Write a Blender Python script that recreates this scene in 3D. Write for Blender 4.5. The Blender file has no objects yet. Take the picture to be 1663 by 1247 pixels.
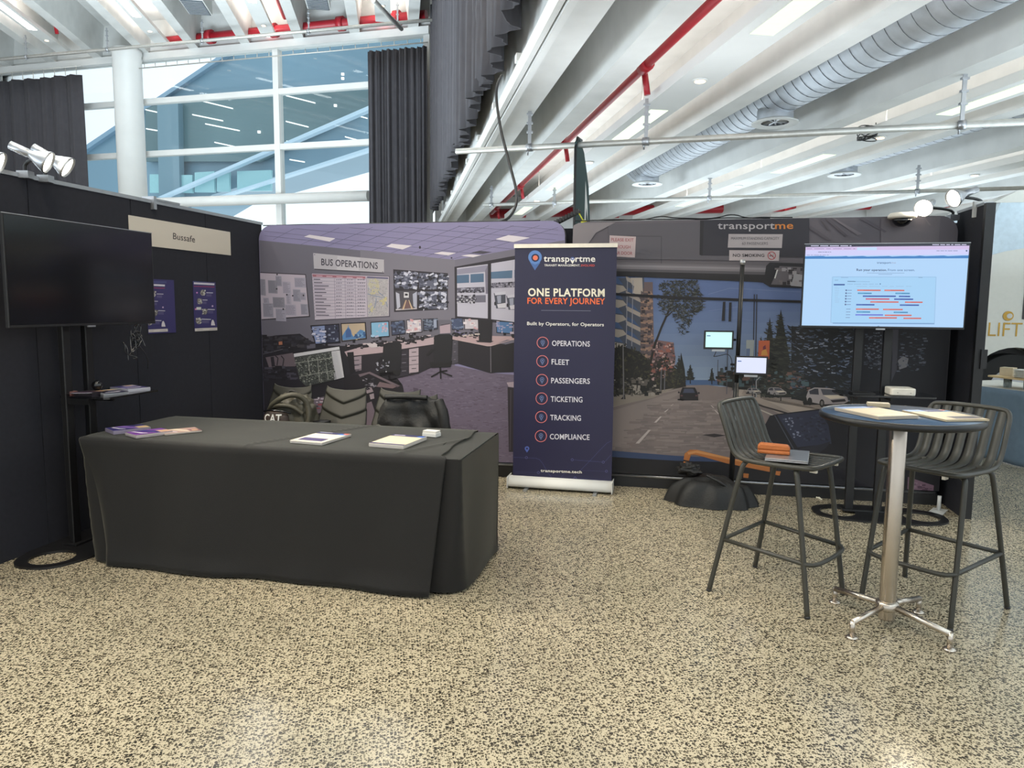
import bpy, math, random
from mathutils import Vector, Matrix, noise as mnoise
R = math.radians
sin, cos, pi = math.sin, math.cos, math.pi
random.seed(7)
SC = bpy.context.scene
COL = SC.collection

# ------------------------------------------------------------ camera, sky, exposure
F = 1180.0
CAM = Vector((0, 0, 1.55))
CM = (Matrix.Rotation(R(90 - 6.2), 3, 'X') @ Matrix.Rotation(R(0.49), 3, 'Z'))
cd = bpy.data.cameras.new('camera')
cd.sensor_width = 36.0
cd.lens = F / 1663 * 36
cd.clip_start = 0.05
cd.clip_end = 400
cam = bpy.data.objects.new('camera', cd)
cam.matrix_world = Matrix.Translation(CAM) @ CM.to_4x4()
COL.objects.link(cam)
SC.camera = cam

w = bpy.data.worlds.new('sky')
SC.world = w
w.use_nodes = True
w.node_tree.nodes['Background'].inputs[0].default_value = (0.88, 0.95, 1.0, 1)
w.node_tree.nodes['Background'].inputs[1].default_value = 1.35
SC.view_settings.view_transform = 'Standard'
SC.view_settings.look = 'None'
SC.view_settings.gamma = 1.0
SC.view_settings.exposure = 0.0
SC.view_settings.use_curve_mapping = False

# ------------------------------------------------------------ frames of reference
RB = R(-12.4)      # the booth
RH = R(9.0)        # the roof beams
RW = R(-15.0)      # the window wall
U = Vector((cos(RB), sin(RB), 0)); V = Vector((-sin(RB), cos(RB), 0))
G = Vector((cos(RH), sin(RH), 0)); D = Vector((-sin(RH), cos(RH), 0))
UW = Vector((cos(RW), sin(RW), 0)); VW = Vector((-sin(RW), cos(RW), 0))
Z = Vector((0, 0, 1))
def bp(u, v, z=0.0): return U * u + V * v + Z * z
def hp(l, d, z=0.0): return G * l + D * d + Z * z
def wp(a, b, z=0.0): return UW * a + VW * b + Z * z
def ray(px, py): return CM @ Vector(((px - 831.5) / F, -(py - 623.5) / F, -1))
def hit(px, py, n, d):
    r = ray(px, py)
    return CAM + r * ((d - CAM.dot(n)) / r.dot(n))
def fl(px, py, z=0.0):             # a spot on a horizontal surface, booth coordinates
    p = hit(px, py, Z, z); return p.dot(U), p.dot(V), p.z
def bk(px, py, v):                 # a spot on a surface parallel to the booth's back wall
    p = hit(px, py, V, v); return p.dot(U), p.dot(V), p.z
def lw(px, py, u):
    p = hit(px, py, U, u); return p.dot(U), p.dot(V), p.z
def ww(px, py, b):
    p = hit(px, py, VW, b); return p.dot(UW), p.dot(VW), p.z

def area_light(name, loc, rot, sx, sy, power, col):
    ld = bpy.data.lights.new(name, 'AREA')
    ld.shape = 'RECTANGLE'; ld.size = sx; ld.size_y = sy
    ld.energy = power; ld.color = col
    o = bpy.data.objects.new(name, ld); o.location = loc; o.rotation_euler = rot
    COL.objects.link(o)
    return o
WARM = (1.0, 0.86, 0.66)
COOL = (0.92, 1.0, 0.93)
# high roof lamps of the tall hall, at roof height over the aisle
for (l, d) in ((-3.5, 1.0), (-3.5, 6.0), (-0.3, -1.5), (-0.3, 2.5), (-6.7, 3.5), (-3.5, -4)):
    area_light('roof_lamp_light', hp(l, d, 8.95), (0, 0, RH), 0.5, 1.5, 160, WARM)

# added upward fill above the lighting trays, brightens slabs and beams
for l in (2.9, 6.1, 9.3, 12.5):
    area_light('tray_ceiling_fill', hp(l, 8, 3.88), (pi, 0, RH), 0.3, 19, 110, (1.0, 0.95, 0.9))
for l in (-0.3, -3.5, -6.7, -9.9):
    area_light('tray_ceiling_fill', hp(l, 11.5, 9.2), (pi, 0, RH), 0.3, 24, 380, (1.0, 0.93, 0.86))
# unseen upward fill panels, added to brighten the undersides of the roofs
for (l, d, z, sx, pw) in ((7.5, 0.5, 1.9, 5, 420), (4.5, 13.5, 1.8, 5, 210), (10, 12, 1.8, 5, 230), (9.0, 4.0, 2.0, 5, 420), (5.5, -3.5, 1.9, 5, 520), (2.0, -3.2, 1.9, 4, 620), (-6, 13, 1.8, 6, 2700), (-7, 3, 2.2, 5, 1900)):
    area_light('ceiling_fill_light', hp(l, d, z), (pi, 0, RH), sx, 5, pw, (0.76, 0.90, 1.0))

# fill strip added above the partition behind the backdrops, lifts the near ceiling
area_light('partition_ceiling_fill', bp(-1.0, 6.6, 2.5), (pi, 0, RB), 5.6, 0.3, 48, (0.86, 0.93, 1.0))

# ------------------------------------------------------------ colour and materials
def lin(c):
    c = c / 255.0
    return c / 12.92 if c <= 0.04045 else ((c + 0.055) / 1.055) ** 2.4
def rgb(c, k=1.0): return (min(1, lin(c[0]) * k), min(1, lin(c[1]) * k), min(1, lin(c[2]) * k), 1)
MATS = {}
def mat(name, c=(128, 128, 128), rough=0.5, metal=0.0, var=0.06, scale=18.0, bump=0.0, bscale=60.0, emit=0.0, coat=0.0, attr=False, trans=0.0, aniso=False):
    if name in MATS: return MATS[name]
    m = bpy.data.materials.new(name); m.use_nodes = True
    nt = m.node_tree; n = nt.nodes; L = nt.links
    b = n['Principled BSDF']
    b.inputs['Roughness'].default_value = rough
    b.inputs['Metallic'].default_value = metal
    b.inputs['Coat Weight'].default_value = coat
    b.inputs['Coat Roughness'].default_value = 0.12
    b.inputs['Transmission Weight'].default_value = trans
    tc = n.new('ShaderNodeTexCoord')
    if attr:
        a = n.new('ShaderNodeAttribute'); a.attribute_name = 'Col'
        src = a.outputs['Color']
    else:
        nz = n.new('ShaderNodeTexNoise'); nz.inputs['Scale'].default_value = scale; nz.inputs['Detail'].default_value = 4
        L.new(tc.outputs['Object'], nz.inputs['Vector'])
        rp = n.new('ShaderNodeValToRGB')
        base = rgb(c)
        rp.color_ramp.elements[0].position = 0.3; rp.color_ramp.elements[1].position = 0.7
        rp.color_ramp.elements[0].color = tuple(x * (1 - var) for x in base[:3]) + (1,)
        rp.color_ramp.elements[1].color = tuple(min(1, x * (1 + var)) for x in base[:3]) + (1,)
        L.new(nz.outputs['Fac'], rp.inputs['Fac'])
        src = rp.outputs['Color']
    if emit > 0:
        b.inputs['Base Color'].default_value = (0.02, 0.02, 0.02, 1)
        L.new(src, b.inputs['Emission Color']); b.inputs['Emission Strength'].default_value = emit
    else:
        L.new(src, b.inputs['Base Color'])
    if bump > 0:
        nb = n.new('ShaderNodeTexNoise'); nb.inputs['Scale'].default_value = bscale; nb.inputs['Detail'].default_value = 3
        L.new(tc.outputs['Object'], nb.inputs['Vector'])
        bm = n.new('ShaderNodeBump'); bm.inputs['Strength'].default_value = bump; bm.inputs['Distance'].default_value = 0.01
        L.new(nb.outputs['Fac'], bm.inputs['Height']); L.new(bm.outputs['Normal'], b.inputs['Normal'])
    MATS[name] = m
    return m
white_paint = mat('white_paint', (205, 205, 202), 0.55, var=0.03, scale=2)
concrete_white = mat('painted_concrete', (200, 200, 197), 0.6, var=0.06, scale=3, bump=0.15, bscale=12)
grey_wall = mat('grey_wall_paint', (120, 118, 114), 0.7, var=0.05, scale=1)
black_fabric = mat('black_partition_fabric', (30, 31, 40), 0.85, var=0.12, scale=30, bump=0.25, bscale=400)
black_cloth = mat('black_table_cloth', (16, 15, 15), 0.82, var=0.08, scale=8, bump=0.2, bscale=300)
black_plastic = mat('black_plastic', (26, 26, 28), 0.38)
black_metal = mat('black_powder_coat', (22, 22, 24), 0.42, var=0.1)
screen_black = mat('dark_glass_screen', (12, 13, 16), 0.16, var=0.02, coat=0.3)
chair_plastic = mat('grey_moulded_plastic', (32, 32, 27), 0.55, var=0.04, bump=0.05, bscale=500)
curtain_fab = mat('charcoal_drape', (60, 58, 62), 0.9, var=0.08, scale=6, bump=0.15, bscale=150)
steel = mat('brushed_steel', (190, 180, 168), 0.26, 1.0, var=0.05, scale=6)
galv = mat('galvanised_steel', (196, 200, 206), 0.42, 0.75, var=0.12, scale=7)
pipe_grey = mat('scaffold_grey', (186, 184, 178), 0.42, 0.55, var=0.08)
dark_seam = mat('dark_seam', (70, 74, 80), 0.6)
red_paint = mat('red_pipe_paint', (160, 30, 42), 0.42, var=0.06)
alu = mat('silver_aluminium', (170, 172, 176), 0.35, 0.8)
stool_paint = mat('olive_grey_powder_coat', (54, 53, 47), 0.42, var=0.05)
tabletop_mat = mat('dark_blue_laminate', (58, 82, 110), 0.3, var=0.04, coat=0.4)
edge_black = mat('black_rubber_edge', (18, 18, 20), 0.4)
cream = mat('cream_plastic', (225, 218, 205), 0.4)
leather_tan = mat('tan_leather', (186, 106, 52), 0.55, var=0.08, bump=0.2, bscale=200)
bag_fab = mat('black_nylon', (23, 23, 23), 0.6, var=0.2, scale=9, bump=0.3, bscale=60)
bag_olive = mat('dark_olive_nylon', (66, 63, 52), 0.55, var=0.15, scale=9, bump=0.3, bscale=60)
bag_brown = mat('brown_nylon', (58, 46, 40), 0.55, var=0.1)
blue_cloth = mat('slate_blue_cloth', (106, 124, 140), 0.85, var=0.06, bump=0.15, bscale=200)
bus_white = mat('bus_white_paint', (214, 214, 206), 0.25, var=0.02, coat=0.5)
gold_mat = mat('gold_lettering', (190, 150, 62), 0.35, 0.3)
wood_light = mat('pale_wood', (205, 176, 128), 0.5, var=0.12, scale=6)
plate_white = mat('white_china', (226, 222, 212), 0.25, coat=0.3)
flag_green = mat('dark_green_flag', (38, 62, 62), 0.7)
white_print = mat('white_ink', (225, 225, 222), 0.6)
yellow_mat = mat('yellow_plastic', (190, 190, 40), 0.4)
white_cable_m = mat('white_cable_sheath', (226, 222, 205), 0.45)
tyre_m = mat('black_tyre', (16, 16, 17), 0.7)
out_teal = mat('teal_cladding', (116, 148, 166), 0.35, var=0.12, scale=0.12)
out_dark = mat('deep_teal_glazing', (94, 120, 126), 0.25, var=0.15, scale=0.1)
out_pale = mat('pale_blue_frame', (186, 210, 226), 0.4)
out_turq = mat('turquoise_glazing', (150, 198, 204), 0.2)
emit_tube = mat('lamp_diffuser_cool', (236, 250, 226), 0.5, var=0.02, emit=1.15)
emit_tube_w = mat('lamp_diffuser_white', (255, 255, 250), 0.5, var=0.02, emit=9.0)
emit_down = mat('downlight_lens_warm', (255, 214, 160), 0.5, var=0.02, emit=5.0)
emit_spot = mat('spot_lamp_lens', (255, 244, 222), 0.5, var=0.02, emit=14.0)
print_m = mat('printed_surface', attr=True, rough=0.62, bump=0.10, bscale=5)
paper_m = mat('printed_paper', attr=True, rough=0.45)
screen_m = mat('lit_screen', attr=True, rough=0.3, emit=1.0)
def glass_mat():
    m = bpy.data.materials.new('window_glass'); m.use_nodes = True
    nt = m.node_tree; n = nt.nodes; L = nt.links
    for x in list(n):
        if x.type != 'OUTPUT_MATERIAL': n.remove(x)
    t = n.new('ShaderNodeBsdfTransparent'); t.inputs[0].default_value = (0.93, 0.97, 0.98, 1)
    g = n.new('ShaderNodeBsdfGlossy'); g.inputs['Roughness'].default_value = 0.02
    fr = n.new('ShaderNodeFresnel'); fr.inputs[0].default_value = 1.3
    mx = n.new('ShaderNodeMixShader')
    L.new(fr.outputs[0], mx.inputs[0]); L.new(t.outputs[0], mx.inputs[1]); L.new(g.outputs[0], mx.inputs[2])
    L.new(mx.outputs[0], n['Material Output'].inputs[0])
    return m
glass = glass_mat()

def floor_material():
    m = bpy.data.materials.new('polished_aggregate'); m.use_nodes = True
    nt = m.node_tree; n = nt.nodes; L = nt.links; b = n['Principled BSDF']
    tc = n.new('ShaderNodeTexCoord')
    wob = n.new('ShaderNodeTexNoise'); wob.inputs['Scale'].default_value = 70; wob.inputs['Detail'].default_value = 2
    L.new(tc.outputs['Object'], wob.inputs['Vector'])
    ms = n.new('ShaderNodeVectorMath'); ms.operation = 'SCALE'; ms.inputs['Scale'].default_value = 0.008
    L.new(wob.outputs['Color'], ms.inputs[0])
    ad = n.new('ShaderNodeVectorMath'); ad.operation = 'ADD'
    L.new(tc.outputs['Object'], ad.inputs[0]); L.new(ms.outputs[0], ad.inputs[1])
    def stones(scale, lo, hi):
        v = n.new('ShaderNodeTexVoronoi'); v.inputs['Scale'].default_value = scale
        v.voronoi_dimensions = '2D'
        L.new(ad.outputs[0], v.inputs['Vector'])
        sep = n.new('ShaderNodeSeparateColor'); L.new(v.outputs['Color'], sep.inputs[0])
        mr = n.new('ShaderNodeMapRange'); mr.inputs['From Min'].default_value = 0.25; mr.inputs['From Max'].default_value = 1
        mr.inputs['To Min'].default_value = lo; mr.inputs['To Max'].default_value = hi
        L.new(sep.outputs[0], mr.inputs['Value'])
        sb = n.new('ShaderNodeMath'); sb.operation = 'SUBTRACT'
        L.new(mr.outputs[0], sb.inputs[0]); L.new(v.outputs['Distance'], sb.inputs[1])
        ss = n.new('ShaderNodeMapRange'); ss.inputs['From Min'].default_value = -0.02; ss.inputs['From Max'].default_value = 0.05
        L.new(sb.outputs[0], ss.inputs['Value'])
        return ss.outputs[0], sep.outputs[1]
    s1, c1 = stones(80, 0.10, 0.58)
    s2, c2 = stones(135, 0.05, 0.56)
    big = n.new('ShaderNodeTexNoise'); big.inputs['Scale'].default_value = 1.3; big.inputs['Detail'].default_value = 5
    L.new(tc.outputs['Object'], big.inputs['Vector'])
    base = n.new('ShaderNodeValToRGB')
    base.color_ramp.elements[0].position = 0.35; base.color_ramp.elements[0].color = rgb((170, 160, 137))
    base.color_ramp.elements[1].position = 0.65; base.color_ramp.elements[1].color = rgb((188, 176, 151))
    L.new(big.outputs['Fac'], base.inputs['Fac'])
    st = n.new('ShaderNodeValToRGB')
    st.color_ramp.elements[0].color = rgb((40, 37, 33)); st.color_ramp.elements[1].color = rgb((84, 77, 62))
    L.new(c1, st.inputs['Fac'])
    m1 = n.new('ShaderNodeMix'); m1.data_type = 'RGBA'
    L.new(s2, m1.inputs['Factor']); L.new(base.outputs[0], m1.inputs[6]); m1.inputs[7].default_value = rgb((80, 73, 58))
    m2 = n.new('ShaderNodeMix'); m2.data_type = 'RGBA'
    L.new(s1, m2.inputs['Factor']); L.new(m1.outputs[2], m2.inputs[6]); L.new(st.outputs[0], m2.inputs[7])
    L.new(m2.outputs[2], b.inputs['Base Color'])
    rr = n.new('ShaderNodeMapRange'); rr.inputs['To Min'].default_value = 0.10; rr.inputs['To Max'].default_value = 0.26
    L.new(big.outputs['Fac'], rr.inputs['Value']); L.new(rr.outputs[0], b.inputs['Roughness'])
    b.inputs['Specular IOR Level'].default_value = 0.45
    return m

# ------------------------------------------------------------ mesh builder
class MB:
    def __init__(s):
        s.v = []; s.f = []; s.c = []; s.sm = []; s.col = None; s.smooth = False
    def add(s, vs, fs, smooth=None):
        o = len(s.v); s.v += [tuple(p) for p in vs]
        for f in fs:
            s.f.append([i + o for i in f]); s.c.append(s.col); s.sm.append(s.smooth if smooth is None else smooth)
        return s
    def box(s, x0, x1, y0, y1, z0, z1, M=None):
        vs = [Vector((x, y, z)) for x in (x0, x1) for y in (y0, y1) for z in (z0, z1)]
        if M: vs = [M @ p for p in vs]
        return s.add(vs, [(0, 1, 3, 2), (4, 6, 7, 5), (0, 4, 5, 1), (2, 3, 7, 6), (0, 2, 6, 4), (1, 5, 7, 3)], False)
    def tube(s, pts, r, n=10, closed=False, caps=True, radii=None):
        pts = [Vector(p) for p in pts]; N = len(pts)
        vs = []; up = None
        for i, p in enumerate(pts):
            if closed: t = pts[(i + 1) % N] - pts[i - 1]
            else: t = pts[min(i + 1, N - 1)] - pts[max(i - 1, 0)]
            t.normalize()
            if up is None:
                up = t.orthogonal().normalized()
            else:
                up = (up - t * up.dot(t))
                if up.length < 1e-6: up = t.orthogonal()
                up.normalize()
            b = t.cross(up)
            rr = radii[i] if radii else r
            for k in range(n):
                a = 2 * pi * k / n
                vs.append(p + up * (cos(a) * rr) + b * (sin(a) * rr))
        fs = []
        M_ = N if closed else N - 1
        for i in range(M_):
            j = (i + 1) % N
            for k in range(n):
                fs.append((i * n + k, i * n + (k + 1) % n, j * n + (k + 1) % n, j * n + k))
        s.add(vs, fs, True)
        if caps and not closed:
            o = len(s.v) - N * n
            s.f.append([o + k for k in range(n)][::-1]); s.c.append(s.col); s.sm.append(False)
            s.f.append([o + (N - 1) * n + k for k in range(n)]); s.c.append(s.col); s.sm.append(False)
        return s
    def lathe(s, prof, n=32, c=(0, 0, 0), M=None, smooth=True, caps=True):
        vs = []
        for (r, z) in prof:
            for k in range(n):
                a = 2 * pi * k / n
                p = Vector((r * cos(a), r * sin(a), z))
                if M: p = M @ p
                vs.append(p + Vector(c))
        fs = []
        for i in range(len(prof) - 1):
            for k in range(n):
                fs.append((i * n + k, i * n + (k + 1) % n, (i + 1) * n + (k + 1) % n, (i + 1) * n + k))
        s.add(vs, fs, smooth)
        o = len(s.v) - len(prof) * n
        for base, rev in (((0, True), ((len(prof) - 1) * n, False)) if caps else ()):
            if prof[0 if base == 0 else -1][0] > 1e-5:
                f = [o + base + k for k in range(n)]
                s.f.append(f[::-1] if rev else f); s.c.append(s.col); s.sm.append(False)
        return s
    def grid(s, fn, nu, nv, smooth=True, wrap=False):
        vs = [fn(i / nu, j / nv) for i in range(nu + 1) for j in range(nv + 1)]
        fs = [(i * (nv + 1) + j, (i + 1) * (nv + 1) + j, (i + 1) * (nv + 1) + j + 1, i * (nv + 1) + j + 1) for i in range(nu) for j in range(nv)]
        return s.add(vs, fs, smooth)
    def prism(s, poly, a0, a1, axis='z', smooth=False):
        n = len(poly)
        def mk(p, a):
            return {'z': (p[0], p[1], a), 'y': (p[0], a, p[1]), 'x': (a, p[0], p[1])}[axis]
        vs = [mk(p, a0) for p in poly] + [mk(p, a1) for p in poly]
        fs = [tuple(range(n))[::-1], tuple(range(n, 2 * n))]
        s.add(vs, fs, False)
        o = len(s.v) - 2 * n
        for i in range(n):
            j = (i + 1) % n
            s.f.append([o + i, o + j, o + n + j, o + n + i]); s.c.append(s.col); s.sm.append(smooth)
        return s
    def ball(s, c, r, nu=20, nv=12, sc=(1, 1, 1)):
        c = Vector(c)
        return s.grid(lambda a, b: c + Vector((r * sc[0] * sin(pi * b) * cos(2 * pi * a), r * sc[1] * sin(pi * b) * sin(2 * pi * a), r * sc[2] * cos(pi * b))), nu, nv)
    def mesh(s, name, m):
        me = bpy.data.meshes.new(name)
        me.from_pydata(s.v, [], s.f)
        me.polygons.foreach_set('use_smooth', s.sm)
        if any(c is not None for c in s.c):
            at = me.color_attributes.new('Col', 'FLOAT_COLOR', 'CORNER')
            buf = []
            for f, c in zip(s.f, s.c):
                if c is None: c = (0.02, 0.02, 0.02, 1)
                if isinstance(c, list): 
                    for x in c: buf += list(x)
                else: buf += list(c) * len(f)
            at.data.foreach_set('color', buf)
        me.materials.append(m)
        me.update()
        return me
    def build(s, name, m, parent=None, loc=None, rz=0.0, bevel=0.0, solid=0.0, sub=0):
        o = bpy.data.objects.new(name, s.mesh(name, m))
        COL.objects.link(o)
        if parent: o.parent = parent
        if loc is not None: o.location = loc
        o.rotation_euler = (0, 0, rz)
        if solid:
            d = o.modifiers.new('solid', 'SOLIDIFY'); d.thickness = solid; d.offset = 0
        if bevel:
            d = o.modifiers.new('bevel', 'BEVEL'); d.width = bevel; d.segments = 2; d.limit_method = 'ANGLE'; d.angle_limit = R(40)
        if sub:
            d = o.modifiers.new('sub', 'SUBSURF'); d.levels = sub; d.render_levels = sub
        return o
def tag(o, label, cat, group=None):
    o['label'] = label; o['category'] = cat
    if group: o['group'] = group
    return o
def struct(o):
    o['kind'] = 'structure'; return o
def thing(name, label, cat, loc, rz=0.0, group=None):
    o = bpy.data.objects.new(name, None); o.empty_display_size = 0.1
    COL.objects.link(o); o.location = loc; o.rotation_euler = (0, 0, rz)
    return tag(o, label, cat, group)
def dup(root, loc, rz, label=None, group=None):
    def cp(o, par):
        c = o.copy(); COL.objects.link(c)
        if par: c.parent = par
        for ch in kids.get(o.name, []): cp(ch, c)
        return c
    kids = {}
    for o in list(COL.objects):
        if o.parent: kids.setdefault(o.parent.name, []).append(o)
    r = cp(root, None); r.location = loc; r.rotation_euler = (0, 0, rz)
    if label: r['label'] = label
    if group: r['group'] = group
    return r
def chaikin(pts, n=2, closed=False):
    pts = [Vector(p) for p in pts]
    for _ in range(n):
        q = []
        N = len(pts)
        rng = range(N if closed else N - 1)
        if not closed: q.append(pts[0])
        for i in rng:
            a, b = pts[i], pts[(i + 1) % N]
            q += [a * 0.75 + b * 0.25, a * 0.25 + b * 0.75]
        if not closed: q.append(pts[-1])
        pts = q
    return pts
def rrect(x0, x1, y0, y1, r, n=6, corners=(1, 1, 1, 1)):
    out = []
    for k, (cx, cy, a0) in enumerate(((x1 - r, y1 - r, 0), (x0 + r, y1 - r, 90), (x0 + r, y0 + r, 180), (x1 - r, y0 + r, 270))):
        if corners[k]:
            for i in range(n + 1):
                a = R(a0 + 90 * i / n); out.append((cx + r * cos(a), cy + r * sin(a)))
        else:
            out.append(((x1, x0, x0, x1)[k], (y1, y1, y0, y0)[k]))
    return out

# ------------------------------------------------------------ flat lettering
_tc = {}
def text_geo(s, bold=0.0, shear=0.0):
    key = (s, bold, shear)
    if key in _tc: return _tc[key]
    cu = bpy.data.curves.new('t', 'FONT'); cu.body = s; cu.size = 1.0
    cu.offset = bold * 0.55; cu.space_character = 1.0 + bold * 1.6; cu.shear = shear; cu.resolution_u = 3; cu.fill_mode = 'FRONT'
    ob = bpy.data.objects.new('t', cu); COL.objects.link(ob)
    me = ob.to_mesh()
    vs = [(q.co.x, q.co.y) for q in me.vertices]; fs = [tuple(p.vertices) for p in me.polygons]
    ob.to_mesh_clear()
    bpy.data.objects.remove(ob); bpy.data.curves.remove(cu)
    x0 = min(p[0] for p in vs); x1 = max(p[0] for p in vs)
    y0 = min(p[1] for p in vs); y1 = max(p[1] for p in vs)
    _tc[key] = (vs, fs, x0, x1, y0, y1)
    return _tc[key]

# ------------------------------------------------------------ printed pictures: flat coloured shapes laid on a real panel
class Art:
    def __init__(s, to_local, k=1.0, step=0.0004):
        s.mb = MB(); s.map = to_local; s.k = k; s.step = step
        s.fr(0, 0, 1); s.clip = None; s.off = 0.0015; s.fade = 0.0
    def fr(s, x0, y0, sc): s.x0, s.y0, s.sc = x0, y0, sc
    def P(s, x, y): return (s.x0 + x / s.sc, s.y0 + y / s.sc)
    def _put(s, pts, layer, col):
        if s.clip:
            x0, x1, y0, y1 = s.clip
            for (ax, lim, sg) in ((0, x0, 1), (0, x1, -1), (1, y0, 1), (1, y1, -1)):
                q = []
                for i in range(len(pts)):
                    a, b = pts[i - 1], pts[i]
                    ia = (a[ax] - lim) * sg >= 0; ib = (b[ax] - lim) * sg >= 0
                    if ia != ib:
                        t = (lim - a[ax]) / (b[ax] - a[ax])
                        q.append((a[0] + (b[0] - a[0]) * t, a[1] + (b[1] - a[1]) * t))
                    if ib: q.append(b)
                pts = q
                if len(pts) < 3: return
        d = -(s.off + layer * s.step)
        g = (col[0] + col[1] + col[2]) / 3.0
        s.mb.col = rgb(tuple(c + (g - c) * s.fade for c in col), s.k)
        s.mb.add([(p[0], d, p[1]) for p in pts], [tuple(range(len(pts)))], False)
    def p(s, layer, col, txt):
        if isinstance(txt, str):
            q = [tuple(float(a) for a in t.split(',')) for t in txt.split()]
        else: q = txt
        s._put([s.map(*s.P(*a)) for a in q], layer, col)
    def r(s, layer, col, x0, y0, x1, y1):
        s.p(layer, col, [(x0, y0), (x1, y0), (x1, y1), (x0, y1)])
    def l(s, layer, col, wd, txt):
        if isinstance(txt, str):
            q = [tuple(float(a) for a in t.split(',')) for t in txt.split()]
        else: q = txt
        for a, b in zip(q[:-1], q[1:]):
            dx, dy = b[0] - a[0], b[1] - a[1]; n = math.hypot(dx, dy) or 1
            ox, oy = -dy / n * wd / 2, dx / n * wd / 2
            s.p(layer, col, [(a[0] + ox, a[1] + oy), (b[0] + ox, b[1] + oy), (b[0] - ox, b[1] - oy), (a[0] - ox, a[1] - oy)])
    def disc(s, layer, col, x, y, rx, ry=None, n=20):
        ry = ry or rx
        s.p(layer, col, [(x + rx * cos(2 * pi * i / n), y + ry * sin(2 * pi * i / n)) for i in range(n)])
    def ring(s, layer, col, x, y, r, wd, n=24):
        s.l(layer, col, wd, [(x + r * cos(2 * pi * i / n), y + r * sin(2 * pi * i / n)) for i in range(n + 1)])
    def speck(s, layer, cols, region, n, w0, w1, h0, h1, seed=1, ang=0.0, nl=3, tri=False):
        rd = random.Random(seed)
        q = [tuple(float(a) for a in t.split(',')) for t in region.split()]
        xs = [a[0] for a in q]; ys = [a[1] for a in q]
        def inside(x, y):
            r = False
            for i in range(len(q)):
                (xa, ya), (xb, yb) = q[i - 1], q[i]
                if (ya > y) != (yb > y) and x < (xb - xa) * (y - ya) / (yb - ya) + xa: r = not r
            return r
        c = 0; tries = 0
        while c < n and tries < n * 12:
            tries += 1
            x = rd.uniform(min(xs), max(xs)); y = rd.uniform(min(ys), max(ys))
            if not inside(x, y): continue
            c += 1
            a = rd.uniform(w0, w1) / 2; b = rd.uniform(h0, h1) / 2
            t = rd.uniform(-ang, ang); ct, st = cos(t), sin(t)
            sh = ((-a, -b), (a, -b), (a, b), (-a, b)) if not tri else ((-a, -b), (a, rd.uniform(-b, b)), (-a * .3, b))
            s.p(layer + rd.random() * nl, rd.choice(cols), [(x + i * ct - j * st, y + i * st + j * ct) for i, j in sh])
    def text(s, layer, col, txt, xl, yl, xr, yr, h, bold=0.0, shear=0.0):
        """baseline from (xl,yl) to (xr,yr); h = letter height above the baseline"""
        vs, fs, x0, x1, y0, y1 = text_geo(txt, bold, shear)
        capv, capf, _, _, _, cy1 = text_geo('H', bold, 0)
        kx = 1.0 / (x1 - x0); ky = h / cy1
        d = -(s.off + layer * s.step)
        out = []
        for (x, y) in vs:
            t = (x - x0) * kx
            bx = xl + (xr - xl) * t; by = yl + (yr - yl) * t
            a = s.map(*s.P(bx, by - y * ky))
            out.append((a[0], d, a[1]))
        s.mb.col = rgb(col, s.k)
        s.mb.add(out, fs, False)
    def scribble(s, layer, col, x0, y0, x1, y1, rows, hgt, seed=0, dx=0.0):
        """rows of small type too small to read"""
        rd = random.Random(seed)
        for i in range(rows):
            y = y0 + (y1 - y0) * (i + 0.5) / rows
            x = x0 + dx * i
            e = x0 + (x1 - x0) * rd.uniform(0.6, 1) + dx * i
            while x < e:
                wd = (x1 - x0) * rd.uniform(0.06, 0.2)
                s.r(layer, col, x, y - hgt / 2, min(x + wd, e), y + hgt / 2)
                x += wd + (x1 - x0) * 0.03


bc_ = black_cloth.node_tree.nodes['Principled BSDF']
bc_.inputs['Sheen Weight'].default_value = 0.25; bc_.inputs['Sheen Roughness'].default_value = 0.35; bc_.inputs['Sheen Tint'].default_value = (0.8, 0.76, 0.62, 1)
# ============================================================ THE HALL
m = MB(); m.box(-26, 26, -12, 34, -0.1, 0)
struct(m.build('floor', floor_material(), rz=RH))

BL = 21.6          # where the roof beams end
# low roof over the right half of the hall
m = MB(); m.box(1.44, 16, -9, 21.6, 4.62, 4.75)
ceil_low = struct(m.build('ceiling', concrete_white, rz=RH))
m = MB(); m.prism([(-24, -9), (1.44, -9), (1.44, (19.7 - 0.4066 * 1.44) / 0.9135), (-24, (19.7 + 0.4066 * 24) / 0.9135)], 10.0, 10.15)
struct(m.build('ceiling', concrete_white, rz=RH))
tn = [0]
def trim(mb, mt, rz=0.0, bevel=0.0, loc=None):
    tn[0] += 1
    return struct(mb.build('trim_%d' % tn[0], mt, rz=rz, bevel=bevel, loc=loc))
def beam_mesh(z0, z1, d0, d1, wb=0.12, wt=0.2):
    m = MB(); m.prism([(-wb, z0), (wb, z0), (wt, z1), (-wt, z1)], d0, d1, 'y')
    return m
# the beams of the low roof (double tees) and of the tall roof
for k in range(9):
    l_ = 2.1 + 1.6 * k
    trim(beam_mesh(3.75, 4.62, -9, (20.15 - 0.4066 * l_) / 0.9135), concrete_white, RH, loc=hp(l_, 0))
m = MB(); m.prism([(1.29, 3.75), (1.58, 3.75), (1.62, 4.62), (1.29, 4.62)], -9, 21.2, 'y')
trim(m, concrete_white, RH)
for k in range(13):
    l_ = 0.5 - 1.6 * k
    trim(beam_mesh(9.05, 10.0, -9, (19.38 - 0.4066 * l_) / 0.9135, 0.14, 0.24), concrete_white, RH, loc=hp(l_, 0))
# wall between the roofs, above the drape
m = MB(); m.box(1.30, 1.44, -9, 23.5, 4.62, 10.0); struct(m.build('wall_right', concrete_white, rz=RH))

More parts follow.
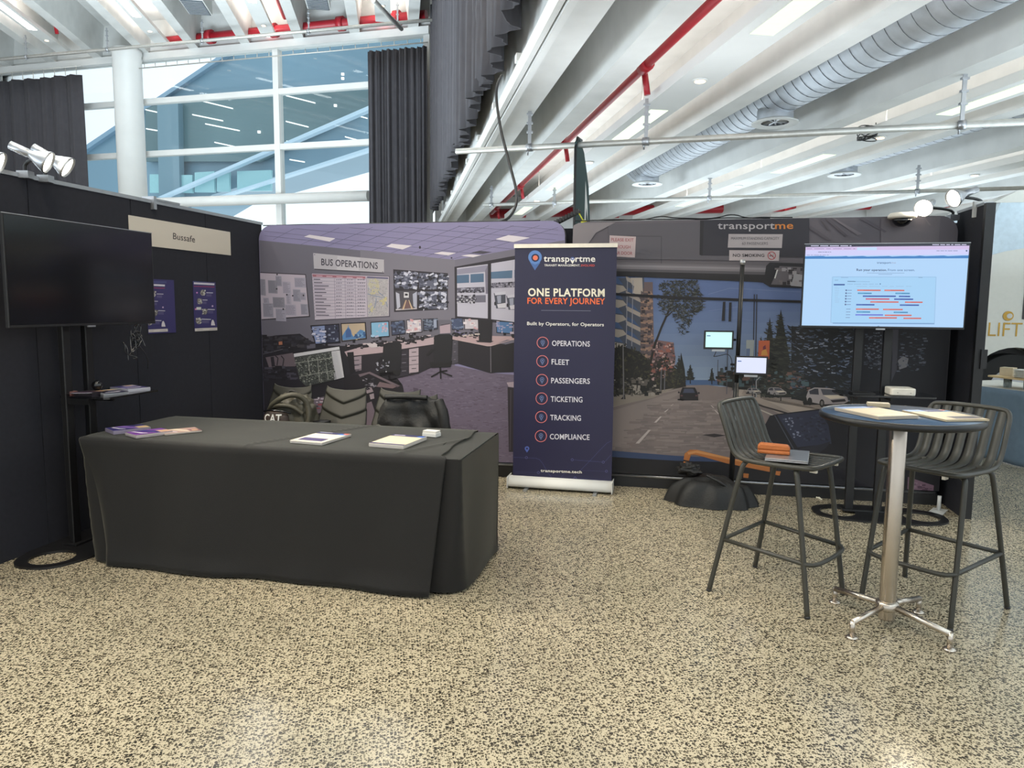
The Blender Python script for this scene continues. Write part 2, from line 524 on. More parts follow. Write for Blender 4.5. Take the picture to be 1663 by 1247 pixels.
# window wall, far left, parallel with the booth
WB = 19.4
am = lambda px, b=WB: ww(px, 200, b)[0]
def wbox(x0, x1, b0, b1, z0, z1):
    m = MB(); m.box(x0, x1, b0, b1, z0, z1); return m
W0, W1 = -26.0, am(699)
zt = ww(400, 84.5, WB)[2]
m = MB(); m.box(W0, W1, WB, WB + 0.35, zt + 0.15, 10.1); struct(m.build('wall_back', concrete_white, rz=RW))
m = MB(); m.box(W0, W1, WB - 0.12, WB + 0.2, zt, 9.05); trim(m, white_paint, RW)
m = MB(); m.box(W0, W1, WB + 0.0, WB + 0.3, 0, 3.35); struct(m.build('wall_back', white_paint, rz=RW))
# frame: transoms and mullions
m = MB()
zA = ww(420, 151, WB)[2]; zB = ww(420, 240, WB)[2]
for (za, zb) in ((zA - 0.08, zA + 0.08), (zB - 0.08, zB + 0.08)):
    m.box(W0, W1, WB - 0.02, WB + 0.16, za, zb)
pm = am(450) - am(211)
for x in (am(211) - 2 * pm, am(211) - pm, am(211), am(450), W1 - 0.1):
    m.box(x - 0.09, x + 0.09, WB - 0.03, WB + 0.2, 3.3, zt)
win = struct(m.build('window_1', white_paint, rz=RW))
m = MB(); m.box(W0, W1, WB + 0.06, WB + 0.08, 3.3, zt)
m.build('window_pane', glass, parent=win)
# round horizontal tube at the foot of the glazing
m = MB(); zc_ = ww(420, 324, WB - 0.25)[2]; m.tube([(W0, WB - 0.25, zc_), (am(597, WB - .25), WB - 0.25, zc_)], 0.15, 24)
trim(m, white_paint, RW)
# the round column in front of the glass
m = MB(); m.lathe([(0.40, 0), (0.40, 8.9), (0.42, 8.92), (0.42, 9.04)], 40)
x, b, z = ww(211, 200, 18.9)
tag(m.build('column', white_paint, loc=wp(x, 18.9, 0)), 'white round column in front of the tall window wall', 'column')

# end wall of the low hall with its red main
m = MB(); m.box(am(706, 20.3), 13, 20.3, 20.6, 0, 4.6); struct(m.build('wall_back', white_paint, rz=RW))
# side and rear enclosure
# unseen window frames behind and right, added to let sky light in
for (nm, x0_, x1_, y0_, y1_, z1_) in (('added_window_2', 1.44, 16, -9.06, -8.94, 4.6), ('added_window_3', -24, 1.44, -9.06, -8.94, 9.9)):
    m = MB(); k_ = int((x1_ - x0_) / 2.4)
    for i in range(k_ + 1):
        x = x0_ + (x1_ - x0_) * i / k_; m.box(x - 0.05, x + 0.05, y0_, y1_, 0, z1_)
    for z in (0.05, 2.4, 4.4, 7.0, 9.6):
        if z < z1_: m.box(x0_, x1_, y0_, y1_, z - 0.05, z + 0.05)
    struct(m.build(nm, white_paint, rz=RH))
m = MB()
for i in range(10): m.box(15.94, 16.06, -8 + 2.6 * i, -7.9 + 2.6 * i, 0, 4.6)
for z in (0.05, 2.4, 4.4): m.box(15.94, 16.06, -9, 15.5, z - 0.05, z + 0.05)
struct(m.build('added_window_4', white_paint, rz=RH))

# ------------------------------------------------------------ outside, seen through the glass
def outslab(name, pxs, b, th, mt, label, cat, parent=None):
    pts = [ww(px, py, b) for px, py in pxs]
    m = MB(); m.prism([(p[0], p[2]) for p in pts], b, b + th, 'y')
    o = m.build(name, mt, rz=RW if parent is None else 0, parent=parent)
    if parent is None: tag(o, label, cat)
    return o
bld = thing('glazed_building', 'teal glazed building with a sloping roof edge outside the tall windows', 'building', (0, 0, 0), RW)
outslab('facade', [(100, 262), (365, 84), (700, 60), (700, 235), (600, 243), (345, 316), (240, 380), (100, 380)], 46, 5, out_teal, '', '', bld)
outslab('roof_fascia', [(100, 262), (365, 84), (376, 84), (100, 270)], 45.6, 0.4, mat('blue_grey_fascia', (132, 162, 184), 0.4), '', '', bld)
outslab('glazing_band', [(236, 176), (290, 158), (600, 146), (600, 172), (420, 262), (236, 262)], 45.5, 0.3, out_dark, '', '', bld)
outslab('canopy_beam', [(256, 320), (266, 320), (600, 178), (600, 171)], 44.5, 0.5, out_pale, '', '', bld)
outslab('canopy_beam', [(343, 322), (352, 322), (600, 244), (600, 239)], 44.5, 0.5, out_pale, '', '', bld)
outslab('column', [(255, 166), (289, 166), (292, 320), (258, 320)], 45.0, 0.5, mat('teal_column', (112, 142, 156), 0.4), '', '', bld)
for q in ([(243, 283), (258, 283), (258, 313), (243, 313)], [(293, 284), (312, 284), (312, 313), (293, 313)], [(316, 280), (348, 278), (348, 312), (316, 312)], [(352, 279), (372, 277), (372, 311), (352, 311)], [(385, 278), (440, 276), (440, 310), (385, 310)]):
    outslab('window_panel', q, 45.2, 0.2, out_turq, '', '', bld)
out_reflection = mat('outside_lamp_reflection', (255, 255, 250), 0.5, var=0.01, emit=1.6)  # hall lamps mirrored in the glass, modelled as glowing shapes
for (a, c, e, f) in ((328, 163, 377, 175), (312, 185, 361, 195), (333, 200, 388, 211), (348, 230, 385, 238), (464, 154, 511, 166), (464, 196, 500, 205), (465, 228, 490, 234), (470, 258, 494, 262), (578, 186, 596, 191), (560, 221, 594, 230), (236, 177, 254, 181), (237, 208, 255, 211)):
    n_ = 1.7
    outslab('strip_reflection', [(a, c), (e, f), (e, f + n_), (a, c + n_)], 45.3, 0.1, out_reflection, '', '', bld)
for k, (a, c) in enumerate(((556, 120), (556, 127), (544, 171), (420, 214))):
    outslab('round_reflection', [(a - 2, c - 2), (a + 2, c - 2), (a + 2, c + 2), (a - 2, c + 2)], 45.3, 0.1, out_reflection, '', '', bld)

# ------------------------------------------------------------ drapes and their tracks
def drape(name, label, fn, nu, nv, mt=curtain_fab):
    m = MB(); m.grid(fn, nu, nv)
    o = m.build(name, mt, solid=0.012)
    return tag(o, label, 'curtain')
def fold(t, per, amp, ph=0):
    return amp * (sin(2 * pi * t / per) + 0.35 * sin(2 * pi * t / (per * 0.37) + 1.3 + ph) + 0.5 * sin(2 * pi * t / (per * 3.1) + ph))
# long drape along the edge of the low roof
def long_fn(a, b):
    d = 3.0 + 17.4 * a
    z0 = 4.06 + 0.04 * sin(d * 2.1) + 0.07 * (int(d / 1.7) % 2)
    z = 9.32 + (z0 - 9.32) * b
    l = 1.02 + fold(d + 0.05 * sin(b * 5 + d), 0.36, 0.055 + 0.02 * b, 0.4 * sin(b * 2) + sin(d * 0.9))
    return hp(l, d, z)
drape('drape', 'long charcoal drape hanging along the edge of the low roof', long_fn, 620, 14)
def win_drape(x0, x1, b, zt_, zb_, per):
    def fn(a, c):
        x = x0 + (x1 - x0) * a
        x += 0.03 * sin(c * 3 + x * 4)
        return wp(x, b + fold(x, per, 0.055 + 0.02 * c, c), zt_ + (zb_ - zt_) * c)
    return fn
x0 = ww(597, 200, 18.8)[0]; x1 = ww(692, 200, 18.8)[0]
zt2 = ww(640, 80, 18.8)[2]
drape('drape', 'tall charcoal drape gathered beside the last pane of the window wall', win_drape(x0, x1, 18.8, zt2, 0.02, 0.17), 120, 10)
x2 = ww(133, 200, 18.6)[0]
zt3 = ww(70, 126, 18.6)[2]
drape('drape', 'charcoal drape on the far left, left of the round column', win_drape(-25, x2, 18.6, zt3, 0.02, 0.55), 260, 10)
def track(name, label, p0, p1, hooks, drop, mt=pipe_grey, r=0.03):
    o = thing(name, label, 'curtain track', p0)
    p0 = Vector(p0); p1 = Vector(p1)
    m = MB(); m.tube([(0, 0, 0), p1 - p0], r, 8); m.build('rail', mt, o)
    for i in range(hooks):
        p = (p1 - p0) * ((i + 0.5) / hooks)
        m = MB(); m.tube([p + Vector((0, 0, 0.0)), p + Vector((0, 0, drop))], 0.012, 6); m.build('hook', mt, o)
    return o
track('curtain_track', 'thin curtain track above the drape at far left', wp(-25, 18.6, zt3 + 0.24), wp(x2 + 0.1, 18.6, zt3 + 0.24), 16, -0.24, r=0.015)
track('curtain_track', 'thin curtain track above the gathered drape by the last window pane', wp(am(230, 18.8), 18.8, zt2 + 0.1), wp(x1 + 0.05, 18.8, zt2 + 0.1), 24, 0.12, r=0.018)
# white slotted track on the edge of the low roof
o = thing('curtain_rail', 'white slotted rail running along the edge of the low roof under the long drape', 'rail', (0, 0, 0), RH)
m = MB(); m.box(1.16, 1.21, -6, 22.2, 3.72, 3.86); m.box(1.225, 1.29, -6, 22.2, 3.70, 3.84); m.build('channel', white_paint, o)
m = MB(); m.box(1.21, 1.225, -6, 22.2, 3.76, 3.83); m.build('slot', black_plastic, o)
for k in range(12):
    m = MB(); d = 2.0 + 1.7 * k
    m.box(1.14, 1.30, d, d + 0.1, 3.86, 3.93); m.build('bracket', white_paint, o)

# ------------------------------------------------------------ lighting trays
def tray(l, d0, d1, z, lums, downs, label, group):
    o = thing('lighting_tray', label, 'light fitting', hp(l, 0, z), RH, group)
    m = MB(); m.prism([(-0.2, 0.0), (0.2, 0.0), (0.2, 0.10), (0.17, 0.10), (0.17, 0.03), (-0.17, 0.03), (-0.17, 0.10), (-0.2, 0.10)], d0, d1, 'y')
    m.build('channel', white_paint, o)
    for (a, b) in lums:
        m = MB(); m.box(-0.10, 0.10, a, b, -0.006, 0.02); m.build('diffuser', emit_tube if l > 1 else emit_tube_w, o)
    for d in downs:
        m = MB(); m.lathe([(0.075, 0.0), (0.075, -0.012), (0.055, -0.016)], 20, (0, d, 0)); h = m.build('downlight', white_paint, o)
        m = MB(); m.lathe([(0.05, -0.014), (0.05, -0.022), (0.001, -0.026)], 16, (0, d, 0)); m.build('lens', emit_down, h)
    for d in [d0 + 1 + 3.2 * i for i in range(int((d1 - d0) / 3.2))]:
        m = MB(); m.tube([(0.0, d, 0.03), (0.0, d, 0.86)], 0.008, 6); m.build('hanger', pipe_grey, o)
    return o
lowg = 'lighting trays between the beams of the low roof'
tray(2.9, -2, 18.5, 3.72, [(4.1, 5.7), (8.0, 9.5), (12.1, 13.8), (16.2, 17.6)], [6.9, 11.0, 15.2], 'lighting tray beside the red sprinkler pipe under the low roof', lowg)
tray(6.1, -2, 18, 3.72, [(2.2, 3.9), (6.2, 7.6), (9.8, 11.3), (13.8, 15.4)], [4.9, 8.7, 12.6], 'lighting tray between the two silver ducts under the low roof', lowg)
tray(9.3, -2, 17, 3.72, [(4.0, 5.6), (8.1, 9.6), (11.9, 13.2)], [6.8, 10.8], 'lighting tray right of the second silver duct, third from the drape', lowg)
tray(12.5, -2, 16, 3.72, [(5.2, 8.2), (10.2, 12.4)], [9.0], 'lighting tray farthest right under the low roof', lowg)
higg = 'lighting trays in the tall roof over the left side'
tray(-0.3, -2, 20.6, 9.02, [(5.5, 8.5), (-1, 1.5), (14.6, 17.6)], [19.5], 'lighting tray of the tall roof beside the long drape', higg)
tray(-3.5, -2, 22.1, 9.02, [(4.0, 6.4), (8.6, 10.8), (16.4, 19.9)], [21.4], 'lighting tray of the tall roof, second from the long drape', higg)
tray(-6.7, -2, 23.5, 9.02, [(4, 6.4), (8.2, 10.4), (18.4, 21.4)], [22.4], 'lighting tray of the tall roof right above the round column', higg)
tray(-9.9, -2, 24.9, 9.02, [(4, 6.4), (12.4, 15.8), (20.5, 22.9)], [23.7], 'lighting tray of the tall roof at the far top left', higg)

# ------------------------------------------------------------ ducts
def duct(l, d0, d1, r, z, outs, label):
    o = thing('spiral_duct', label, 'duct', hp(l, 0, z), RH, 'silver spiral ducts under the low roof')
    m = MB()
    n = int((d1 - d0) / 0.035)
    prof = []
    m.tube([(0, d0, 0), (0, d1, 0)], r, 40)
    m.build('duct_body', galv, o)
    m = MB()
    k = 0
    p = []
    turns = int((d1 - d0) / 0.17)
    for i in range(turns * 28):
        a = 2 * pi * i / 28
        p.append(((r + 0.002) * cos(a), d0 + 0.17 * i / 28, (r + 0.002) * sin(a)))
    m.tube(p, 0.0022, 4)
    m.build('spiral_seam', dark_seam, o)
    for dd in outs:
        m = MB(); m.lathe([(0.21, -r - 0.07), (0.21, -r + 0.25)], 32, (0, dd, 0), caps=False)
        c = m.build('outlet_collar', galv, o)
        m = MB(); m.lathe([(0.16, -r - 0.08), (0.20, -r - 0.075), (0.27, -r - 0.095), (0.275, -r - 0.08), (0.21, -r - 0.05)], 36, (0, dd, 0), caps=False); m.build('diffuser_ring', white_paint, c)
        m = MB()
        for q in range(12):
            a = 2 * pi * q / 12
            m.box(0.02, 0.19, -0.012, 0.0, -0.01, 0.01, Matrix.Translation((0, dd, -r - 0.06)) @ Matrix.Rotation(a, 4, 'Z') @ Matrix.Rotation(R(35), 4, 'X'))
        m.lathe([(0.03, -r - 0.075), (0.03, -r - 0.04)], 12, (0, dd, 0))
        m.build('diffuser_vanes', alu, c)
        m = MB(); m.lathe([(0.185, -r - 0.03), (0.0, -r - 0.028)], 24, (0, dd, 0)); m.build('duct_throat', black_plastic, c)
    for dd in [d0 + 1.5 + 3 * i for i in range(int((d1 - d0) / 3))]:
        m = MB(); m.tube([(0, dd, r), (0, dd, 4.62 - z)], 0.008, 6); m.build('hanger', pipe_grey, o)
duct(4.52, -2, 13.4, 0.33, 4.17, (8.45, 13.0), 'nearer silver spiral duct with two round outlets, left one of the pair')
duct(7.7, -2, 12.3, 0.27, 4.2, (7.6, 11.9), 'second silver spiral duct farther right under the low roof')

# ------------------------------------------------------------ red sprinkler pipes
def redpipe(label, pts, r, risers, name='sprinkler_pipe', clamps=()):
    o = thing(name, label, 'pipe', pts[0])
    p0 = Vector(pts[0])
    m = MB(); m.tube([Vector(p) - p0 for p in pts], r, 14); m.build('pipe_run', red_paint, o)
    for (a, b) in risers:
        a = Vector(a) - p0; b = Vector(b) - p0
        m = MB(); m.tube([a, b], r * 0.75, 10); m.build('dropper', red_paint, o)
    for c in clamps:
        c = Vector(c) - p0; dv = (Vector(pts[1]) - Vector(pts[0])).normalized()
        m = MB(); m.tube([c - dv * 0.09, c + dv * 0.09], r * 1.5, 12)
        m.tube([c - dv * 0.08 + Z * r, c - dv * 0.08 + Z * (r + 0.05)], 0.012, 6)
        m.tube([c + dv * 0.08 + Z * r, c + dv * 0.08 + Z * (r + 0.05)], 0.012, 6)
        m.build('coupling', red_paint, o)
    return o
rs = [4.6, 7.4, 11.0, 15.0, 18.6]
redpipe('red sprinkler pipe running along the low roof beside the first lighting tray', [hp(2.52, -3, 3.98), hp(2.52, 19.6, 3.98)], 0.045,
        [(hp(2.56, d + 0.15, 3.98), hp(2.60, d + 0.15, 3.74)) for d in rs], clamps=[hp(2.52, d, 3.98) for d in rs])
def mainpipe(a0, a1, z, b, label):
    o = redpipe(label, [wp(a0, b, z), wp(a1, b, z)], 0.13, [], clamps=[wp(a0 + (a1 - a0) * t, b, z) for t in (0.2, 0.45, 0.7, 0.9)])
mainpipe(am(798, 20.0), 11.5, 4.10, 20.0, 'thick red fire main running across the end wall of the low hall')
mainpipe(am(268, 19.15), am(693, 19.15), 9.27, 19.15, 'thick red fire main running above the tall window wall')
redpipe('red sprinkler pipe with a kinked end in the tall roof at top left', [hp(-9.45, 3, 9.5), hp(-9.45, 21.8, 9.5), hp(-9.45, 22.0, 9.3), hp(-9.45, 23.2, 9.3), hp(-9.45, 23.3, 9.08)], 0.05, [])
redpipe('red sprinkler pipe beside the second lighting tray of the tall roof', [hp(-6.1, 3, 9.45), hp(-6.1, 23.2, 9.45)], 0.06, [])
redpipe('red sprinkler pipe beside the tray nearest the long drape in the tall roof', [hp(-3.0, 3, 9.4), hp(-3.0, 21.8, 9.4)], 0.06, [])

# ------------------------------------------------------------ hanging scaffold tubes
def scaffold(label, p0, p1, r, drops, zt_):
    p0 = Vector(p0); p1 = Vector(p1)
    o = thing('scaffold_tube', label, 'pipe', p0)
    m = MB(); m.tube([(0, 0, 0), p1 - p0], r, 14); m.build('tube', pipe_grey, o)
    for t in drops:
        p = (p1 - p0) * t
        m = MB(); m.box(p.x - 0.02, p.x + 0.02, p.y - 0.006, p.y + 0.006, p.z + r, zt_ - p0.z)
        for q in (0.35, 0.6, 0.85):
            zz = p.z + r + (zt_ - p0.z - p.z - r) * q
            m.box(p.x - 0.035, p.x + 0.035, p.y - 0.02, p.y + 0.02, zz - 0.01, zz + 0.01)
        h = m.build('hanger', alu, o)
        m = MB(); dv = (p1 - p0).normalized()
        m.tube([p - dv * 0.035, p + dv * 0.035], r * 1.35, 12); m.tube([p + Z * r - dv * 0.02, p - Z * (r + 0.05) - dv * 0.02], 0.01, 6)
        m.build('clamp', alu, h)
    return o
def wpx(px, py, dist):
    r = ray(px, py); return CAM + r * (dist / r.y)
scaffold('grey scaffold tube with a bare left end hanging under the low roof, nearer one', wpx(741, 246, 8.9), wpx(1700, 196, 6.9), 0.034, (0.155, 0.38, 0.885), 3.78)
scaffold('thinner scaffold tube farther back, just above the backdrops', wpx(785, 333, 14.2), wpx(1700, 304, 11.2), 0.03, (0.018, 0.155, 0.46, 0.81), 3.80)
scaffold('white tube hanging across the tall roof in front of the window wall', wpx(-20, 98, 22.0), wpx(704, 32, 19.0), 0.045, (0.1, 0.3, 0.52, 0.75, 0.93), 9.1)
m = MB(); p0 = wpx(606, 0, 15); m.tube([(0, 0, 0), wpx(652, 47, 18) - p0], 0.05, 10)
tag(m.build('scaffold_tube', pipe_grey, loc=p0), 'short slanting tube end meeting the white tube near the long drape', 'pipe')
# small roof odds and ends
for (px, py, lb) in ((318, 12, 'dark slatted air grille between tall roof beams, left one'), (515, 3, 'dark slatted air grille between tall roof beams, right one')):
    r_ = ray(px, py); t = (9.3 - 1.55) / r_.z; p = CAM + r_ * t
    o = thing('air_grille', lb, 'vent', p, RH)
    m = MB(); m.box(-0.3, 0.3, -0.5, 0.5, 0, 0.7); m.build('housing', white_paint, o)
    m = MB(); m.box(-0.27, 0.27, -0.47, 0.47, -0.02, 0.0); m.build('grille', mat('dark_grille', (84, 92, 98), 0.6), o)
    m = MB()
    for q in range(9): m.box(-0.26, 0.26, -0.43 + q * 0.1, -0.41 + q * 0.1, -0.035, -0.02)
    m.build('slats', alu, o)
# coil of spare cable on the second tray
cp = hp(5.85, 8.6, 3.66)
m = MB()
for q in range(6):
    a0 = q * 0.9
    m.tube([(0.11 * cos(t) , 0.13 * sin(t) * (0.8 + 0.07 * q), 0.02 * q + 0.05 * sin(t + a0)) for t in [2 * pi * i / 18 for i in range(18)]], 0.007, 6, closed=True)
m.tube([(0.1, 0, 0.05), (0.1, 0.0, 0.2)], 0.006, 6)
tag(m.build('cable_coil', black_plastic, loc=cp), 'small coil of dark cable hanging from a lighting tray', 'cable')
# black cable looping down from the slotted rail
pts = [wpx(815, 122, 6.9), wpx(806, 140, 6.9), wpx(806, 165, 6.9), wpx(813, 211, 6.85), wpx(822, 245, 6.8), wpx(830, 276, 6.75), wpx(838, 305, 6.7), wpx(840, 328, 6.66), wpx(833, 346, 6.62), wpx(822, 358, 6.55), wpx(800, 364, 6.5)]
q0 = pts[0]
m = MB(); m.tube([p - q0 for p in chaikin(pts, 2)], 0.013, 8)
tag(m.build('hanging_cable', black_plastic, loc=q0), 'thick black cable looping down from the roof edge to the left backdrop', 'cable')

# feather flag behind the booth, seen nearly edge on
fb = bp(*bk(946, 350, 8.6)[:2], 0)
o = thing('feather_flag', 'dark green feather flag with white letters standing behind the booth', 'flag', fb, RB + R(81))
prof = [(-0.02, 0.75), (0.62, 0.75), (0.66, 1.6), (0.62, 2.4), (0.5, 2.95), (0.28, 3.3), (0.08, 3.43), (-0.02, 3.36)]
prof = [(p[0] - 0.3, p[1]) for p in prof]
m = MB(); m.prism(prof, -0.012, 0.012, 'y'); f_ = m.build('flag_cloth', flag_green, o)
m = MB(); m.tube([(-0.33, 0, 0), (-0.33, 0, 3.3), (-0.25, 0, 3.42), (-0.1, 0, 3.42)], 0.016, 8); m.build('pole', black_metal, o)
m = MB(); m.lathe([(0.25, 0), (0.25, 0.03), (0.03, 0.05)], 24, (-0.33, 0, 0)); m.build('base', black_metal, o)
m = MB()
for sd in (-1, 1):
    for poly in ([(0.05, 3.0), (0.16, 2.72), (0.18, 2.55), (0.10, 2.7), (0.07, 2.3), (0.14, 2.05), (0.15, 1.95), (0.06, 2.2), (0.03, 2.2), (0.04, 2.6)],
                 [(0.03, 2.15), (0.05, 1.7), (0.10, 1.55), (0.12, 1.2), (0.0, 1.1), (0.03, 1.4), (0.0, 1.6), (-0.01, 2.1)]):
        m.add([(p[0], sd * 0.014, p[1]) for p in poly], [tuple(range(len(poly)))], False)
m.build('printed_mark', white_print, f_)
# ============================================================ THE BOOTH
PK = 0.82           # ink strength of the big prints
# left and right partitions
LU = -3.84
o = thing('partition_wall', 'tall black fabric partition on the left carrying the white name board', 'partition', bp(LU, 2.9), RB + R(90))
for i in range(4):
    m = MB(); m.box(i * 0.86 + 0.004, (i + 1) * 0.86 - 0.004, 0.0, 0.045, 0.0, 2.285); m.build('panel', black_fabric, o)
m = MB(); m.box(0, 3.45, -0.006, 0.052, 2.285, 2.31); m.build('top_rail', alu, o)
m = MB(); m.box(1.93, 1.96, -0.03, 0.075, 2.24, 2.335); m.box(1.96, 2.25, -0.012, 0.055, 2.31, 2.325); m.build('panel_clip', alu, o)
o = thing('partition_wall', 'black fabric partition behind the two printed backdrops', 'partition', bp(LU, 6.42), RB)
for i in range(6):
    m = MB(); m.box(i * 1.016 + 0.004, (i + 1) * 1.016 - 0.004, 0.0, 0.045, 0.0, 2.22); m.build('panel', black_fabric, o)
o = thing('partition_wall', 'short black fabric partition closing the booth on the right', 'partition', bp(2.2, 5.87), RB + R(90))
m = MB(); m.box(0, 0.54, 0.0, 0.05, 0, 2.29); m.build('panel', black_fabric, o)
m = MB(); m.box(-0.012, 0.03, -0.006, 0.056, 0, 2.30); m.build('corner_post', black_metal, o)
m = MB(); m.box(0.03, 0.54, -0.006, 0.056, 2.29, 2.31); m.build('top_rail', alu, o)
m = MB(); m.box(0.17, 0.2, -0.02, 0.07, 2.22, 2.335); m.build('panel_clip', white_paint, o)
m = MB(); m.box(-0.03, -0.012, -0.02, 0.02, 1.12, 1.26); m.build('lock_block', black_plastic, o)

# name board and posters on the left partition
def wall_art(name, label, cat, v0, v1, z0, z1, th, bg, k=1.0):
    """flat board standing 2 mm off the left partition; returns thing + Art in photo pixels"""
    o = thing(name, label, cat, bp(LU + 0.002, v0, z0), RB + R(90))
    m = MB(); m.col = rgb(bg, k); m.box(0, v1 - v0, -th, 0, 0, z1 - z0); m.build('board', paper_m, o)
    def loc(px, py):
        p = lw(px, py, LU + 0.002 + th); return (p[1] - v0, p[2] - z0)
    a = Art(loc, k); a.off = th + 0.0006; a.clip = (0, v1 - v0, 0, z1 - z0)
    return o, a
o, a = wall_art('name_board', 'white name board reading Bussafe on the left black partition', 'sign', 4.59, 5.82, 1.965, 2.168, 0.004, (205, 196, 182))
a.fr(195, 340, 5.937)
a.text(0, (52, 44, 42), 'Bussafe', 510, 285, 722, 320, 60, 0.01)
a.mb.build('lettering', paper_m, o)
def poster(label, v0, v1, xo, yo):
    o, a = wall_art('poster', label, 'poster', v0, v1, 1.312, 1.722, 0.003, (52, 48, 98))
    a.fr(195 - 0.0 + xo, 340 + yo, 5.937)
    a.r(1, (70, 74, 120), 690, 680, 925, 700)
    a.l(2, (200, 196, 206), 18, '710,712 908,722'); a.l(2, (150, 60, 96), 7, '710,741 908,748')
    for (x, y, c) in ((740, 803, (196, 130, 190)), (890, 932, (196, 170, 200)), (728, 962, (206, 120, 170))): a.disc(2, c, x, y, 8)
    for (x, y, r_) in ((795, 803, 30), (765, 886, 30), (815, 985, 30), (755, 1075, 32)):
        a.disc(2, (150, 146, 140), x, y, r_ * 0.75, r_ * 0.95)
        a.speck(3, [(90, 84, 80), (190, 188, 180), (120, 116, 110)], '%d,%d %d,%d %d,%d %d,%d' % (x - r_ * .8, y - r_ * .8, x + r_ * .7, y - r_ * .8, x + r_ * .8, y + r_ * .8, x - r_ * .7, y + r_ * .9), 26, 6, 14, 6, 14, seed=int(x))
    a.r(2, (196, 196, 190), 735, 942, 780, 968)
    for (x, y, wd) in ((830, 803, 64), (795, 873, 46), (845, 964, 66), (785, 1058, 90)):
        a.l(2, (200, 196, 206), 7, [(x, y), (x + wd, y + wd * 0.03)])
        for q in range(3): a.l(2, (120, 114, 150), 3, [(x, y + 16 + 9 * q), (x + wd * 0.8, y + 17 + 9 * q)])
    a.p(2, (206, 200, 204), '878,1092 884,1070 892,1062 900,1070 908,1090 915,1118 876,1118')
    a.p(1, (200, 192, 186), '712,1148 936,1138 938,1165 712,1176')
    for q in range(2): a.l(2, (130, 120, 130), 3, [(740 + 120 * q, 1162 - 5 * q), (800 + 120 * q, 1158 - 5 * q)])
    a.mb.build('poster_print', paper_m, o)
poster('dark blue safety poster on the left partition, the one fully in view', 5.283, 5.585, 0, 0)
poster('dark blue safety poster half hidden behind the black television', 4.74, 5.05, -80.5, 2)

# ------------------------------------------------------------ printed fabric backdrops
def backdrop(label, u0, u1, v, zt_, zb_, th=0.10):
    o = thing('printed_backdrop', label, 'backdrop', bp(u0, v, 0), RB)
    wdt = u1 - u0
    m = MB(); m.prism(rrect(0, wdt, zb_, zt_, 0.13, 8, (1, 1, 0, 0)), 0.0015, th, 'y', True)
    m.col = None
    m.build('fabric_cover', mat('backdrop_side_fabric', (96, 92, 100), 0.8), o)
    m = MB(); m.tube([(0.02, 0.02, zb_ - 0.02), (wdt - 0.02, 0.02, zb_ - 0.02)], 0.014, 8); m.build('base_tube', alu, o)
    m = MB(); m.box(0.0, wdt, 0.02, th, 0.0, zb_ - 0.03); m.build('base_board', black_plastic, o)
    def loc(px, py):
        p = bk(px, py, v); return (p[0] - u0, p[2])
    a = Art(loc, PK); a.off = 0.0005; a.fade = 0.16
    a.shape = rrect(0, wdt, zb_, zt_, 0.13, 8, (1, 1, 0, 0))
    return o, a
def base_fill(a, col):
    a.mb.col = rgb(col, a.k); a.mb.add([(p[0], -a.off, p[1]) for p in a.shape], [tuple(range(len(a.shape)))], False)

# ---- left backdrop: the control room
BU0, BU1 = -3.83, -0.925
o, a = backdrop('left printed backdrop picturing a bus operations control room', BU0, BU1, 6.27, 2.272, 0.14)
base_fill(a, (133, 128, 165))
a.clip = (0.004, BU1 - BU0 - 0.004, 0.142, 2.268)
a.fr(400, 350, 3.7795)
SP = a.speck
# ceiling
ceilp = [(65, 150), (1280, 272), (1958, 150), (1958, 62)]
a.clip = (0.13, BU1 - BU0 - 0.13, 0.142, 2.268)
a.clip = (0.004, BU1 - BU0 - 0.004, 0.142, 2.15)
a.clip = (0.06, BU1 - BU0 - 0.06, 0.142, 2.24)
gl = (96, 92, 122)
for (xa, xb, yb) in ((330, 165, 148), (600, 330, 180), (800, 480, 196), (960, 620, 208), (1130, 760, 222), (1320, 880, 234), (1490, 990, 246), (1640, 1090, 255), (1800, 1180, 264), (1950, 1260, 270)):
    a.l(2, gl, 2.2, [(xa, 62), (xb, yb)])
for (xa, ya, xb, yb) in ((70, 118, 1180, 240), (80, 92, 1440, 238), (200, 70, 1640, 206), (520, 64, 1800, 178), (900, 64, 1900, 150), (1300, 64, 1958, 120), (1620, 64, 1958, 92)):
    a.l(2, gl, 2.0, [(xa, ya), (xb, yb)])
a.clip = (0.004, BU1 - BU0 - 0.004, 0.142, 2.268)
for q in ('355,130 388,118 547,140 512,160', '858,190 893,173 1017,185 960,208', '1150,232 1200,222 1287,230 1240,245', '1530,145 1610,120 1740,136 1640,163', '1318,246 1372,238 1444,243 1392,256'):
    a.p(3, (214, 206, 216), q)
a.p(3, (70, 66, 84), '1378,228 1432,216 1510,224 1452,236')
a.disc(3, (40, 38, 50), 1066, 195, 6, 9); a.disc(3, (60, 56, 70), 1260, 260, 5)
# walls
a.p(1.5, (104, 101, 118), '66,150 1280,272 1280,1000 66,1250')
a.p(2, (118, 114, 132), '700,210 1280,272 1280,640 700,640')
a.p(2, (112, 108, 128), '1280,272 1958,150 1958,1000 1280,700')
